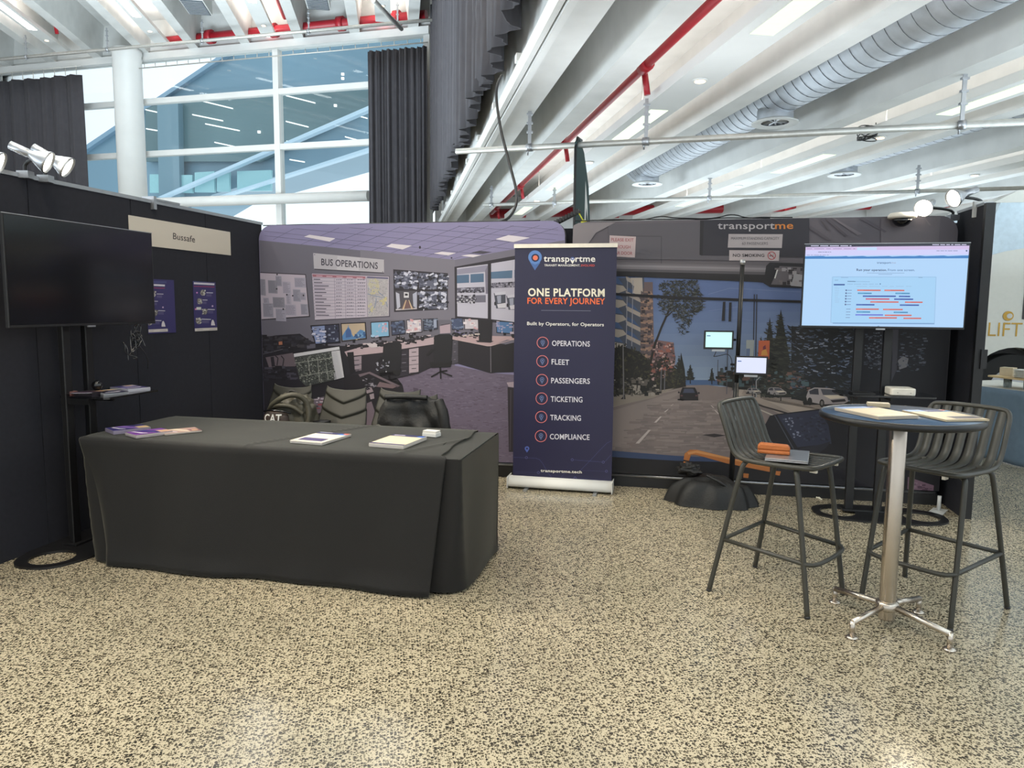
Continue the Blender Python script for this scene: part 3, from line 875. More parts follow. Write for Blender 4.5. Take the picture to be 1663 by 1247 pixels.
# notice board
a.p(3, (44, 40, 52), '78,347 366,360 392,622 92,642')
a.p(4, (184, 172, 192), '80,352 362,365 385,616 92,636')
rd = random.Random(5)
for (x, y, ww_, hh) in ((82, 388, 35, 100), (133, 396, 56, 80), (180, 370, 36, 62), (222, 404, 50, 74), (295, 380, 70, 60), (286, 452, 46, 74), (332, 472, 32, 46), (102, 536, 62, 86), (162, 500, 72, 64), (244, 478, 30, 66), (180, 570, 62, 76), (238, 545, 66, 68), (334, 542, 44, 66), (104, 504, 34, 34)):
    sl = hh * 0.04
    c = rd.choice([(148, 146, 166), (158, 154, 176), (138, 136, 154), (168, 162, 184)])
    a.p(5, c, [(x, y), (x + ww_, y + sl), (x + ww_ + 4, y + hh + sl), (x + 4, y + hh)])
    a.scribble(6, (96, 94, 112), x + 4, y + 6, x + ww_ - 4, y + hh - 4, max(3, int(hh / 8)), 2.0, seed=int(x * y), dx=0.4)
for (x, y) in ((190, 362), (188, 450), (250, 486), (286, 492), (352, 490), (228, 574)): a.disc(7, (40, 36, 50), x, y, 5)
# sign
a.p(3, (60, 56, 70), '414,236 848,275 845,356 420,332')
a.p(4, (176, 172, 184), '411,230 846,271 846,350 416,326')
a.p(4.6, (188, 184, 196), '560,245 700,258 690,340 556,333')
a.text(6, (52, 48, 64), 'BUS OPERATIONS', 461, 304, 808, 328, 40, 0.022)
for q in ((420, 240), (838, 345)): a.disc(6, (90, 86, 100), q[0], q[1], 3)
# timetable + map
a.p(3, (70, 66, 84), '400,352 880,372 882,622 424,646')
a.p(4, (186, 176, 196), '403,355 876,375 876,616 422,640')
a.p(5, (160, 98, 116), '406,360 732,374 732,388 408,376')
for q in range(5): a.l(6, (214, 180, 196), 4, [(430 + 62 * q, 370 + 3 * q), (468 + 62 * q, 372 + 3 * q)])
for i in range(13):
    y = 380 + 20 * i
    yl = y + 0; yr = 392 + (y - 380) * 0.915
    a.l(5, (112, 104, 128), 1.6, [(406 + i * 1.3, yl), (734, yr)])
    if i < 12:
        wl = rd.uniform(40, 96)
        a.l(6, (74, 68, 90), 5, [(414 + i * 1.4, yl + 11), (414 + i * 1.4 + wl, yl + 12)])
        for (cx, cw) in ((553, 34), (618, 42), (684, 46)):
            x = cx
            while x < cx + cw:
                e = rd.uniform(5, 12); a.l(6, (88, 82, 104), 4, [(x, yl + 14 + (x - 553) * 0.0), (min(x + e, cx + cw), yl + 14)]); x += e + 4
for x in (541, 606, 668): a.l(5, (112, 104, 128), 1.8, [(x, 384), (x + 6, 632)])
a.l(6, (120, 112, 136), 2.5, '738,376 745,626')
a.p(5, (172, 168, 176), '742,382 872,388 874,614 748,622'); a.p(6, (92, 90, 128), '742,374 872,380 872,390 742,384')
SP(6, [(186, 178, 148), (194, 184, 140), (184, 178, 156)], '756,392 812,396 815,470 770,480', 26, 8, 24, 8, 24, seed=9, ang=0.8)
SP(6, [(196, 184, 134)], '820,500 866,500 862,545 824,545', 10, 10, 20, 8, 18, seed=10, ang=0.8)
SP(6, [(190, 182, 142)], '750,545 780,540 790,600 756,610', 8, 8, 18, 8, 18, seed=11, ang=0.8)
SP(6.5, [(140, 138, 150), (196, 192, 196), (150, 146, 152)], '745,392 872,398 872,612 748,618', 240, 3, 10, 1.5, 4, seed=12, ang=1.5)
for t in ('745,480 780,492 850,505', '748,450 770,430 786,475', '800,398 812,470 850,500 868,560', '752,600 790,560 800,500'): a.l(7, (90, 124, 168), 3, t)
# CCTV wall
a.p(3, (38, 34, 48), '902,330 1238,354 1238,576 908,592')
def cam_tile(pts, seed, n=60, cols=((28, 30, 46), (196, 198, 222), (120, 124, 150), (70, 74, 100))):
    a.p(4, (92, 96, 122), pts)
    SP(5, list(cols), pts, n, 8, 30, 6, 18, seed=seed, ang=0.5)
cam_tile('915,342 1048,350 1048,448 915,444', 21, 80)
cam_tile('1062,352 1170,358 1170,450 1062,448', 22, 60)
cam_tile('1182,360 1232,362 1232,448 1182,448', 23, 30)
cam_tile('1062,466 1170,466 1170,572 1062,574', 25, 70)
cam_tile('1182,466 1232,466 1232,570 1182,572', 26, 34)
a.p(4, (72, 70, 84), '915,462 1048,462 1048,574 918,582')
a.p(5, (176, 178, 200), '918,470 940,480 946,560 926,576'); a.p(5, (168, 172, 196), '1048,466 1022,482 1026,556 1048,572')
a.p(5, (112, 82, 84), '950,576 975,520 990,520 1030,574'); a.p(6, (206, 176, 140), '958,576 980,518 984,518 968,576'); a.p(6, (206, 176, 140), '1000,518 996,518 1014,574 1024,574')
a.p(6, (206, 206, 216), '968,470 998,472 998,504 968,504'); a.p(7, (40, 40, 56), '974,478 992,479 992,492 974,492'); a.p(5, (188, 180, 190), '918,574 1048,566 1048,574 918,582')
# window to the bus yard
a.p(3, (40, 36, 50), '1278,315 1958,190 1958,700 1282,632')
for (q, s_) in (('1293,322 1483,298 1483,632 1295,618', 31), ('1503,294 1700,262 1700,660 1503,636', 32)):
    a.p(4, (186, 184, 206), q)
def cut(q, c, l_=5): a.p(l_, c, q)
cut('1293,330 1480,304 1470,345 1293,362', (140, 138, 164)); cut('1293,366 1368,362 1368,412 1293,416', (72, 104, 142)); cut('1376,360 1458,355 1458,408 1376,412', (72, 104, 142))
cut('1503,346 1634,336 1632,384 1503,388', (78, 112, 150)); cut('1646,334 1663,333 1663,380 1646,382', (78, 112, 150))
cut('1293,444 1462,438 1462,472 1293,474', (92, 90, 112)); SP(6, [(36, 34, 48), (150, 150, 172), (60, 58, 76)], '1293,446 1460,442 1460,470 1293,472', 50, 5, 16, 4, 12, seed=33)
cut('1293,492 1470,488 1470,532 1293,536', (110, 108, 130)); SP(6, [(40, 38, 52), (190, 190, 206), (70, 68, 84)], '1293,492 1415,488 1415,536 1293,536', 70, 5, 16, 4, 14, seed=34)
cut('1503,414 1663,405 1663,440 1503,446', (116, 114, 136)); SP(6, [(44, 42, 58), (160, 158, 178)], '1503,416 1663,408 1663,438 1503,444', 50, 4, 14, 3, 10, seed=35)
for (x, y, wd, hh) in ((1520, 470, 72, 100), (1596, 486, 72, 92)):
    a.p(6, (70, 74, 92), [(x, y + 6), (x + wd, y - 4), (x + wd, y + hh), (x + 14, y + hh)])
    a.p(7, (196, 196, 214), [(x + 4, y + 4), (x + wd, y - 5), (x + wd, y + 14), (x + 8, y + 20)])
    a.p(7, (150, 156, 180), [(x + 18, y + 24), (x + 44, y + 20), (x + 44, y + 66), (x + 24, y + 68)])
    a.p(7, (206, 204, 218), [(x + 20, y + hh - 26), (x + wd, y + hh - 34), (x + wd, y + hh - 4), (x + 26, y + hh - 2)])
    a.disc(8, (40, 38, 50), x + 8, y + hh * 0.7, 6, 12)
a.p(8, (38, 34, 48), '1483,294 1503,290 1503,640 1483,634'); a.p(7, (120, 116, 140), '1466,340 1484,300 1484,480 1470,480')
# carpet
a.p(2.2, (106, 94, 118), '690,1260 930,985 1180,900 1500,965 1958,1005 1958,1700 66,1700 66,1250')
SP(2.8, [(112, 100, 126), (98, 86, 110), (118, 106, 132), (92, 80, 102)], '930,990 1180,905 1500,968 1800,1000 1800,1540 700,1540 720,1240', 1500, 8, 34, 3, 7, seed=41, ang=0.15, nl=1)
# worktops and desks
a.p(5, (36, 32, 44), '66,790 600,800 1200,740 1250,880 1060,970 930,1000 700,1060 66,1100')
a.p(6, (184, 160, 170), '582,842 740,795 830,805 1155,745 1262,738 1262,752 1150,790 960,818 830,842 590,868')
a.p(5, (34, 30, 42), '1262,745 1590,790 1580,960 1500,968 1300,910 1255,915')
a.p(6, (188, 158, 164), '1262,742 1330,735 1663,742 1663,766 1600,762 1500,802 1480,802 1262,758')
a.p(6, (30, 27, 36), '1500,812 1663,775 1663,960 1500,965')
a.l(7, (110, 104, 116), 5, '1500,806 1502,962'); a.l(8, (206, 176, 178), 3, '1266,758 1480,800 1502,800 1640,760')
for (x0_, x1_, y0_, y1_, c) in ((1000, 1058, 815, 970, (176, 158, 170)), (645, 708, 865, 960, (150, 134, 148)), (1258, 1300, 765, 912, (72, 68, 82)), (940, 996, 830, 985, (44, 40, 54))):
    a.p(7, c, [(x0_, y0_ + 5), (x1_, y0_ - 4), (x1_, y1_ - 12), (x0_, y1_)])
    for q in range(3):
        y = y0_ + 12 + q * (y1_ - y0_) / 3.1
        a.l(8, (64, 58, 72), 3, [(x0_, y + 40), (x1_, y + 34)]); a.l(9, (50, 44, 58) if c[0] > 100 else (120, 114, 130), 4, [(x0_ + 16, y + 12), (x1_ - 14, y + 10)])
# monitors on the long desk
def monitor(q, cols, seed, bg, n=30, fr=(26, 24, 36)):
    pts = [tuple(float(t) for t in s_.split(',')) for s_ in q.split()]
    cx = sum(p[0] for p in pts) / 4; cy = sum(p[1] for p in pts) / 4
    a.p(8, fr, [(cx + (p[0] - cx) * 1.09, cy + (p[1] - cy) * 1.13) for p in pts])
    a.l(8, fr, 16, [(cx, cy), (cx + 2, cy + (pts[2][1] - pts[1][1]) * 0.75)])
    a.p(9, bg, pts)
    if n: SP(10, cols, q, n, 6, 24, 4, 14, seed=seed, ang=0.3)
monitor('402,680 566,670 572,776 428,786', [(24, 28, 48), (40, 46, 74), (120, 130, 160)], 51, (46, 50, 78), 60)
a.p(12, (120, 138, 190), '404,682 482,676 488,782 428,786'); SP(13, [(60, 70, 110), (150, 164, 210), (196, 196, 220)], '406,690 482,684 486,780 428,784', 30, 10, 26, 4, 10, seed=52)
monitor('586,666 728,660 734,752 592,768', [(196, 170, 130)], 53, (184, 164, 140), 4)
a.p(12, (74, 128, 190), '590,740 604,716 615,700 625,685 628,664 630,685 642,700 650,730 660,744 680,720 700,700 720,705 732,720 734,750 594,766'); a.p(13, (56, 92, 156), '612,706 628,690 644,706 646,744 612,750')
SP(14, [(120, 166, 206), (46, 84, 140)], '655,735 728,712 732,746 660,756', 20, 6, 14, 4, 14, seed=54)
monitor('768,658 872,652 876,738 772,746', [(180, 176, 206), (150, 190, 226)], 55, (120, 178, 220), 8)
SP(12, [(190, 176, 200), (206, 140, 160), (210, 214, 230)], '815,665 860,660 868,710 825,715', 16, 6, 14, 6, 14, seed=56)
monitor('892,654 970,648 974,724 896,732', [(76, 92, 130), (40, 46, 70), (100, 116, 150)], 57, (56, 64, 96), 30)
monitor('988,644 1072,638 1076,712 992,720', [(206, 150, 160), (226, 214, 222), (150, 150, 186)], 58, (206, 196, 208), 20)
monitor('1088,638 1172,634 1174,694 1090,704', [(84, 96, 130), (40, 44, 64), (110, 124, 150)], 59, (62, 70, 96), 26)
a.p(12, (150, 160, 190), '1150,640 1168,638 1170,686 1152,690')
monitor('1262,634 1326,632 1328,696 1266,698', [(70, 84, 124), (110, 126, 160)], 60, (66, 80, 118), 24)
monitor('1342,636 1422,640 1424,694 1344,696', [(206, 160, 170), (224, 214, 224)], 61, (200, 192, 206), 10)
monitor('1536,650 1632,656 1632,722 1540,716', [(150, 150, 190), (190, 176, 200)], 62, (72, 118, 176), 14)
a.p(10, (30, 27, 38), '1424,640 1512,640 1510,700 1508,774 1428,768'); a.p(11, (34, 30, 44), '1408,766 1520,770 1500,780 1420,776')
a.p(8, (176, 154, 170), '1188,678 1252,664 1254,720 1190,724'); a.l(9, (60, 50, 66), 4, '1196,672 1250,664')
SP(9, [(26, 23, 32), (34, 30, 42), (200, 180, 190), (44, 40, 52)], '600,800 860,760 1180,730 1200,750 900,800 700,820', 60, 14, 40, 5, 12, seed=63, ang=0.3)
SP(9, [(26, 23, 32), (34, 30, 42), (200, 184, 180)], '1270,715 1420,720 1420,750 1290,745', 26, 14, 40, 4, 10, seed=64, ang=0.3)
a.p(10, (200, 188, 196), '732,784 790,780 826,806 770,812')
for (x, y) in ((622, 800), (934, 750), (962, 758), (1012, 738), (1082, 752), (1640, 735)): a.disc(11, (28, 25, 34), x, y, 13, 17); a.r(12, (150, 140, 160), x - 5, y - 14, x + 5, y - 8)
# office chairs in the picture
def officechair(x, y, s_, l_=14):
    a.p(l_, (26, 26, 36), [(x + p[0] * s_, y + p[1] * s_) for p in ((-50, -100), (-20, -112), (45, -114), (62, -100), (58, 0), (52, 60), (-50, 66), (-58, 20))])
    a.l(l_ - 1, (24, 22, 30), 14 * s_, [(x - 96 * s_, y + 20 * s_), (x - 60 * s_, y - 20 * s_)])
    a.p(l_ - 1, (22, 21, 28), [(x + p[0] * s_, y + p[1] * s_) for p in ((-80, 60), (60, 50), (50, 90), (-70, 95))])
    a.l(l_ - 1, (22, 21, 28), 12 * s_, [(x - 14, y + 90 * s_), (x - 12, y + 120 * s_)])
    for q in ((-70, 150), (-10, 162), (60, 145), (30, 110)): a.l(l_ - 1, (22, 21, 28), 9 * s_, [(x - 12, y + 118 * s_), (x + q[0] * s_, y + q[1] * s_)])
officechair(1205, 840, 1.0)
officechair(893, 890, 1.0)
SP(16, [(120, 120, 140), (60, 58, 74), (180, 180, 196)], '800,880 880,890 880,960 800,950', 26, 3, 12, 3, 12, seed=66)
# dark left corner of the control room and the near screen
a.p(7, (34, 32, 44), '66,760 180,735 330,725 395,770 600,830 700,1000 720,1260 66,1260')
SP(8, [(28, 26, 36), (46, 44, 58), (60, 56, 66), (24, 22, 30)], '80,740 390,735 400,800 100,850', 80, 14, 50, 8, 22, seed=67)
a.p(9, (188, 116, 84), '200,774 222,772 223,792 201,794'); a.l(9, (96, 92, 104), 5, '105,850 280,806 370,792'); a.p(9, (92, 90, 108), '372,792 425,786 426,812 374,818'); a.p(9, (70, 68, 84), '110,820 155,816 158,842 112,846')
a.p(9, (108, 94, 106), '120,870 300,840 330,905 300,925 140,930'); a.p(10, (40, 36, 48), '150,868 170,866 178,925 158,928'); a.l(10, (30, 28, 38), 6, '225,925 232,880 215,860'); a.l(10, (30, 28, 38), 6, '190,920 196,875 180,860')
SP(10, [(26, 24, 34), (44, 42, 56), (70, 66, 84)], '80,930 300,930 320,1000 90,1010', 50, 14, 60, 8, 20, seed=68)
a.p(13, (22, 22, 32), '286,842 576,796 612,996 372,1062')
a.p(14, (206, 206, 216), '292,848 572,804 575,822 296,868'); a.p(14, (70, 74, 76), '296,870 522,834 556,1004 368,1046 330,1010')
a.p(14, (196, 196, 206), '524,834 576,826 602,992 542,1008')
for i in range(20): a.l(15, (120, 120, 134), 1.5, [(528 + i * 1.2, 846 + i * 8), (560 + i * 1.6, 840 + i * 8)])
SP(15, [(44, 50, 50), (110, 118, 112), (150, 156, 148), (60, 64, 60), (36, 40, 42)], '300,874 520,840 552,1000 372,1040 332,1005', 620, 3, 12, 2, 7, seed=69, ang=1.4)
for t in ('380,880 395,980', '300,905 535,872', '340,985 546,950', '440,880 452,1020', '490,900 506,1005'): a.l(18.5, (176, 180, 172), 2.5, t)
a.p(14, (24, 22, 32), '620,840 660,836 668,960 640,980'); a.p(13, (30, 27, 38), '600,980 900,960 960,1040 1000,1260 600,1300')
a.p(15, (112, 96, 108), '690,975 760,958 945,1045 930,1052 755,970 700,990'); SP(15, [(150, 146, 160), (60, 56, 70), (28, 26, 36)], '705,995 780,1000 800,1040 740,1080', 40, 8, 24, 4, 12, seed=70, ang=0.5)
a.p(16, (150, 134, 146), '728,1062 768,1050 782,1080 742,1092'); a.p(16, (160, 144, 156), '758,1098 784,1090 788,1122 764,1128'); a.p(15, (118, 96, 104), '820,1020 940,1045 900,1060 800,1050')
a.p(15, (120, 104, 120), '720,1160 770,1140 790,1200 770,1290 720,1280')
a.p(16, (82, 70, 92), '1026,1055 1056,1062 1088,1190 1040,1190')
a.p(15, (110, 98, 116), '300,1150 480,1110 480,1200 320,1260'); SP(16, [(190, 180, 196), (60, 52, 66), (150, 60, 76)], '330,1130 470,1115 470,1180 340,1200', 30, 8, 30, 4, 12, seed=71)
a.p(6, (170, 152, 166), '1598,1024 1690,1015 1690,1060 1610,1050'); a.p(6, (44, 38, 48), '1604,1052 1690,1064 1690,1450 1612,1450'); a.l(7, (80, 70, 84), 4, '1624,1070 1620,1440')
a.mb.build('printed_picture', print_m, o)

# ---- right backdrop: the driver's view of a street
CU0, CU1 = -0.85, 2.09
o, a = backdrop('right printed backdrop picturing a seaside street through a bus windscreen', CU0, CU1, 6.2, 2.252, 0.12)
base_fill(a, (94, 88, 96))
a.clip = (0.004, CU1 - CU0 - 0.004, 0.122, 2.248)
SP = a.speck
a.fr(0, 0, 1)
# sky and windscreen
a.p(1, (84, 106, 160), '900,434 1700,430 1700,560 900,560')
for i in range(9):
    t = i / 8; a.p(1.2 + i * 0.1, (int(84 + 42 * t), int(106 + 40 * t), int(160 + 14 * t)), [(900, 470 + 18 * i), (1700, 470 + 18 * i), (1700, 700), (900, 700)])
a.p(3, (64, 92, 138), '1100,617 1190,617 1190,626 1100,626')
# road
a.p(3.4, (124, 110, 108), '985,742 1090,626 1150,625 1340,655 1560,742'); a.p(3.2, (124, 110, 108), '900,640 1120,628 1200,628 1400,660 1600,700 1600,742 900,742')
a.p(4, (136, 122, 118), '990,668 1120,630 1132,628 1060,660 1010,742 985,742')
a.p(3.7, (150, 136, 128), '986,664 1070,640 1120,628 1060,640 986,655'); a.p(3.8, (138, 124, 118), '900,645 1040,642 1060,645 986,662 900,668')
SP(4.5, [(130, 116, 114), (116, 104, 102), (122, 108, 106), (138, 124, 120)], '990,735 1070,650 1170,645 1260,735', 500, 8, 30, 1.5, 4, seed=81, ang=0.05, nl=1)
for t in ('1032,720 1053,698 1057,698 1038,720', '1062,686 1072,676 1075,676 1066,686', '1078,669 1085,664 1086,664 1081,669', '1089,659 1093,656 1094,656 1090,659', '1160,666 1166,672 1168,672 1162,666', '1154,658 1158,662 1160,662 1155,658', '1174,680 1184,690 1182,684 1177,680'): a.p(6, (186, 172, 166), t)
a.p(6, (44, 38, 42), '1140,706 1160,704 1180,707 1160,710')
a.p(5, (166, 150, 138), '1196,628 1300,656 1500,712 1500,720 1290,672 1190,640'); a.p(5.5, (150, 134, 124), '1208,633 1440,742 1400,742 1204,640'); a.l(7, (48, 40, 42), 2.5, '1198,645 1240,660 1380,700'); 
a.p(5, (140, 126, 118), '1230,640 1390,664 1390,676 1240,650')
a.l(6, (176, 164, 150), 2, '1190,646 1250,672 1330,705')
# left buildings
a.p(4, (74, 80, 98), '985,452 1046,450 1052,560 1046,620 985,640')
for k, y in enumerate((468, 492, 516, 540, 562)):
    a.p(5, (176, 162, 150), [(985, y - 8), (1012, y - 4), (1018, y + 3), (1004, y + 8), (985, y + 3)])
    a.p(5, (168, 154, 144), [(1016, y - 20), (1040, y - 8), (1040, y - 1), (1018, y - 12)])
    a.p(4.6, (66, 92, 140), [(988, y - 20), (1004, y - 16), (1012, y - 6), (988, y - 9)])
    a.p(4.6, (60, 84, 128), [(1018, y - 26), (1030, y - 20), (1039, y - 9), (1018, y - 20)])
a.p(5.6, (184, 170, 158), '1024,451 1043,451 1044,474 1026,462'); a.p(5.8, (184, 170, 158), '1030,464 1041,470 1041,480 1028,476')
for x in (1019, 1028): a.l(6, (150, 148, 160), 1.2, [(x, 455), (x - 2, 562)])
a.p(4.4, (110, 90, 92), '1046,458 1060,458 1062,560 1056,590 1046,590'); a.p(4.2, (96, 82, 84), '1040,468 1048,468 1050,600 1040,600')
for y in range(478, 580, 11): a.p(5, (170, 130, 108), [(1040, y), (1058, y - 3), (1061, y + 1), (1054, y + 4), (1041, y + 3)])
SP(5.4, [(60, 50, 56), (150, 116, 100), (90, 76, 80)], '1042,474 1058,472 1060,580 1042,588', 90, 2, 7, 2, 5, seed=82)
a.p(5, (120, 90, 92), '1056,560 1066,552 1094,556 1097,585 1093,610 1056,620')
SP(5.5, [(64, 46, 52), (176, 140, 136), (150, 84, 72), (96, 72, 76)], '1058,556 1092,558 1096,585 1092,608 1058,618', 200, 2, 7, 1.5, 4, seed=83)
# street trees, left
G1 = [(38, 36, 30), (54, 50, 36), (28, 26, 24), (70, 64, 42), (46, 42, 34)]
a.p(6, (34, 32, 30), '985,568 1010,562 1040,572 1056,590 1075,584 1098,598 1112,612 1112,628 1070,636 985,650')
SP(6.4, G1, '985,560 1012,556 1044,568 1058,586 1078,578 1100,592 1112,606 1112,626 1070,634 985,646', 520, 3, 9, 2, 6, seed=84, ang=1.5, tri=True)
a.p(7, (30, 28, 26), '1102,628 1104,590 1106,572 1112,600 1114,628')
for t in ('1062,655 1050,628 1052,618 1044,640 1040,640 1046,610 1046,600 1052,600 1050,640',): a.p(8, (26, 24, 24), '1038,640 1042,612 1048,612 1049,640')
SP(8, [(60, 56, 54), (26, 24, 26), (96, 88, 82), (150, 140, 130)], '986,618 1040,612 1075,625 1075,640 986,642', 110, 2, 8, 2, 6, seed=85)
a.p(8.5, (140, 128, 116), '986,641 1040,641 1070,634 1095,630 1060,646 986,662')
# tall leaning tree
a.l(8, (40, 34, 34), 3.4, '1066,553 1074,532 1086,505 1098,475'); a.l(8, (40, 34, 34), 2, '1082,515 1098,500 1106,494'); a.l(8, (36, 32, 30), 4, '1056,590 1062,565 1066,552')
G2 = [(34, 37, 34), (42, 44, 38), (26, 28, 28), (54, 55, 48), (86, 92, 104)]
SP(8.4, G2, '1076,456 1132,455 1140,480 1142,500 1125,512 1120,530 1108,520 1094,505 1078,504 1070,492 1078,478 1070,468', 1100, 2, 8, 1, 3.2, seed=86, ang=1.0, tri=True)
SP(8.4, G2, '1090,506 1104,512 1122,538 1108,548 1096,520', 60, 3, 9, 1, 2.5, seed=87, ang=1.0, tri=True)
SP(8.4, G2, '1068,480 1080,474 1082,512 1070,508', 40, 4, 10, 1, 2.5, seed=88, ang=0.4, tri=True)
SP(8.4, G2, '1125,470 1146,478 1144,506 1120,516', 60, 4, 12, 1, 2.5, seed=89, ang=0.4, tri=True)
def cone(x, yt, yb, wd, n, seed, cols=None, l_=8.5):
    a.p(l_ - 0.2, (30, 32, 30), [(x, yt), (x + wd * 0.42, yb), (x - wd * 0.42, yb)])
    SP(l_, cols or [(34, 36, 32), (46, 48, 40), (24, 26, 26), (58, 58, 50)], '%f,%f %f,%f %f,%f' % (x, yt - 1, x + wd * .55, yb, x - wd * .55, yb), n, wd * 0.12, wd * 0.3, 1.2, 3.5, seed=seed, ang=0.3, tri=True)
    a.l(l_, (30, 26, 26), 1.6, [(x, yb), (x, yb + 6)])
cone(1121, 591, 617, 14, 60, 91); cone(1103, 578, 618, 18, 70, 92); cone(1156, 597, 618, 10, 30, 93)
a.p(8, (34, 34, 34), '1165,606 1200,602 1240,610 1300,610 1320,640 1200,632 1165,624')
SP(8.6, [(28, 28, 28), (44, 44, 40), (110, 78, 70), (70, 92, 100), (60, 60, 60)], '1165,598 1200,592 1250,606 1300,600 1320,640 1190,632 1165,622', 220, 3, 10, 2, 7, seed=94)
cone(1250, 515, 640, 44, 260, 95); cone(1268, 502, 645, 60, 420, 96); cone(1236, 545, 640, 30, 140, 97)
SP(9, [(30, 32, 36), (40, 44, 50), (24, 25, 30), (70, 80, 104), (36, 38, 40)], '1280,530 1400,530 1400,650 1285,648', 900, 4, 14, 1.5, 4, seed=98, ang=0.35, tri=True)
a.p(8.8, (28, 30, 36), '1285,530 1400,530 1400,650 1285,648')
SP(12.5, [(112, 122, 150), (80, 92, 122), (136, 142, 160)], '1292,536 1390,545 1385,612 1300,604', 70, 3, 9, 0.8, 2, seed=99, ang=0.5)
# poles, banners, car ahead, parked cars
for x in (1225, 1229): a.l(12.5, (44, 44, 56), 1.6, [(x, 478), (x - 3, 645)])
a.l(12.5, (150, 150, 156), 1.4, '1228,645 1228,618 1234,612'); a.p(12.6, (150, 158, 160), '1212,552 1225,552 1223,585 1211,585'); a.p(12.8, (90, 110, 150), '1212,566 1218,566 1217,585 1211,585')
a.p(12.6, (190, 86, 48), '1232,553 1250,553 1249,583 1231,581'); a.p(12.9, (206, 140, 56), '1237,570 1244,566 1247,577 1236,577'); a.p(13, (110, 40, 60), '1239,563 1243,560 1244,567 1239,568')
a.l(9, (80, 82, 96), 1.3, '1182,548 1180,640'); a.l(9, (80, 82, 96), 1.1, '1166,584 1165,618'); a.l(12, (120, 116, 120), 1.8, '1012,560 1013,648'); a.p(12, (40, 34, 36), '1008,648 1015,640 1016,648'); a.l(12, (110, 108, 118), 1.2, '1074,600 1073,634'); a.l(12, (110, 108, 118), 1.2, '1080,600 1079,634')
for (x, y, wd, hh, c, l_) in ((1119, 639, 30, 22, (34, 30, 40), 12),):
    a.p(l_, (30, 26, 32), [(x - wd * .5, y + hh * .5), (x - wd * .5, y), (x - wd * .36, y - hh * .45), (x + wd * .32, y - hh * .45), (x + wd * .47, y - hh * .05), (x + wd * .5, y + hh * .5)])
    a.p(l_ + 1, (60, 66, 92), [(x - wd * .33, y - hh * .05), (x - wd * .26, y - hh * .36), (x + wd * .22, y - hh * .36), (x + wd * .32, y - hh * .05)])
    a.p(l_ + 1, (96, 60, 66), [(x - wd * .46, y + hh * .1), (x - wd * .34, y + hh * .1), (x - wd * .34, y + hh * .2), (x - wd * .46, y + hh * .2)]); a.p(l_ + 1, (96, 60, 66), [(x + wd * .46, y + hh * .1), (x + wd * .34, y + hh * .1), (x + wd * .34, y + hh * .2), (x + wd * .46, y + hh * .2)])
    a.p(l_, (28, 24, 28), [(x - wd * .62, y + hh * .4), (x - wd * .3, y + hh * .36), (x - wd * .3, y + hh * .52), (x - wd * .62, y + hh * .48)]); a.disc(l_, (34, 30, 40), x - wd * .55, y - 2, 1.6); a.disc(l_, (34, 30, 40), x + wd * .53, y - 1, 1.6)
def suv(x, y, s_, c, l_=13):
    P_ = lambda q: [(x + i * s_, y + j * s_) for i, j in q]
    a.p(l_, (30, 26, 28), P_(((-6, 22), (66, 20), (70, 26), (-4, 28))))
    a.p(l_ + .5, c, P_(((0, 14), (4, 3), (14, -1), (38, 0), (50, 3), (60, 11), (68, 15), (70, 22), (62, 26), (26, 27), (2, 22))))
    a.p(l_ + 1, (54, 54, 66), P_(((5, 5), (14, 1), (20, 1), (21, 11), (6, 10)))); a.p(l_ + 1, (76, 76, 86), P_(((24, 1.5), (44, 2.5), (56, 11), (28, 11.5))))
    a.p(l_ + 1.4, (206, 190, 170), P_(((28, 12), (57, 12), (66, 16), (40, 18)))); a.p(l_ + 1.6, (40, 36, 42), P_(((40, 20), (64, 18), (66, 22), (44, 24))))
    a.disc(l_ + 2, (30, 28, 30), x + 6 * s_, y + 22 * s_, 4 * s_, 6.5 * s_); a.disc(l_ + 2, (30, 28, 30), x + 26 * s_, y + 25 * s_, 4 * s_, 6.5 * s_); a.disc(l_ + 2.4, (110, 104, 104), x + 26 * s_, y + 25 * s_, 2.2 * s_, 4 * s_)
suv(1309, 630, 0.98, (156, 146, 148)); suv(1246, 629, 0.45, (140, 132, 132)); suv(1213, 630, 0.33, (150, 142, 140))
a.p(10, (30, 30, 30), '1290,648 1310,640 1400,655 1400,668 1360,664')
# power lines
for t in ('1150,478 1185,468 1300,474', '1148,488 1190,484 1300,492', '1150,505 1200,498', '1160,520 1195,516 1230,522'): a.l(2.6, (104, 122, 170), 1.0, t)
# windscreen bars
a.p(14, (30, 26, 32), '900,436 995,437 1310,450 1310,468 1230,458 995,448 900,446')
a.p(14, (24, 22, 30), '990,475 1100,481 1240,486 1310,488 1310,492 1240,490 1100,486 990,479')
a.p(14, (32, 32, 40), '1174,490 1178,490 1177,521 1172,521'); a.p(14, (32, 32, 40), '1184,491 1188,491 1187,522 1183,522')
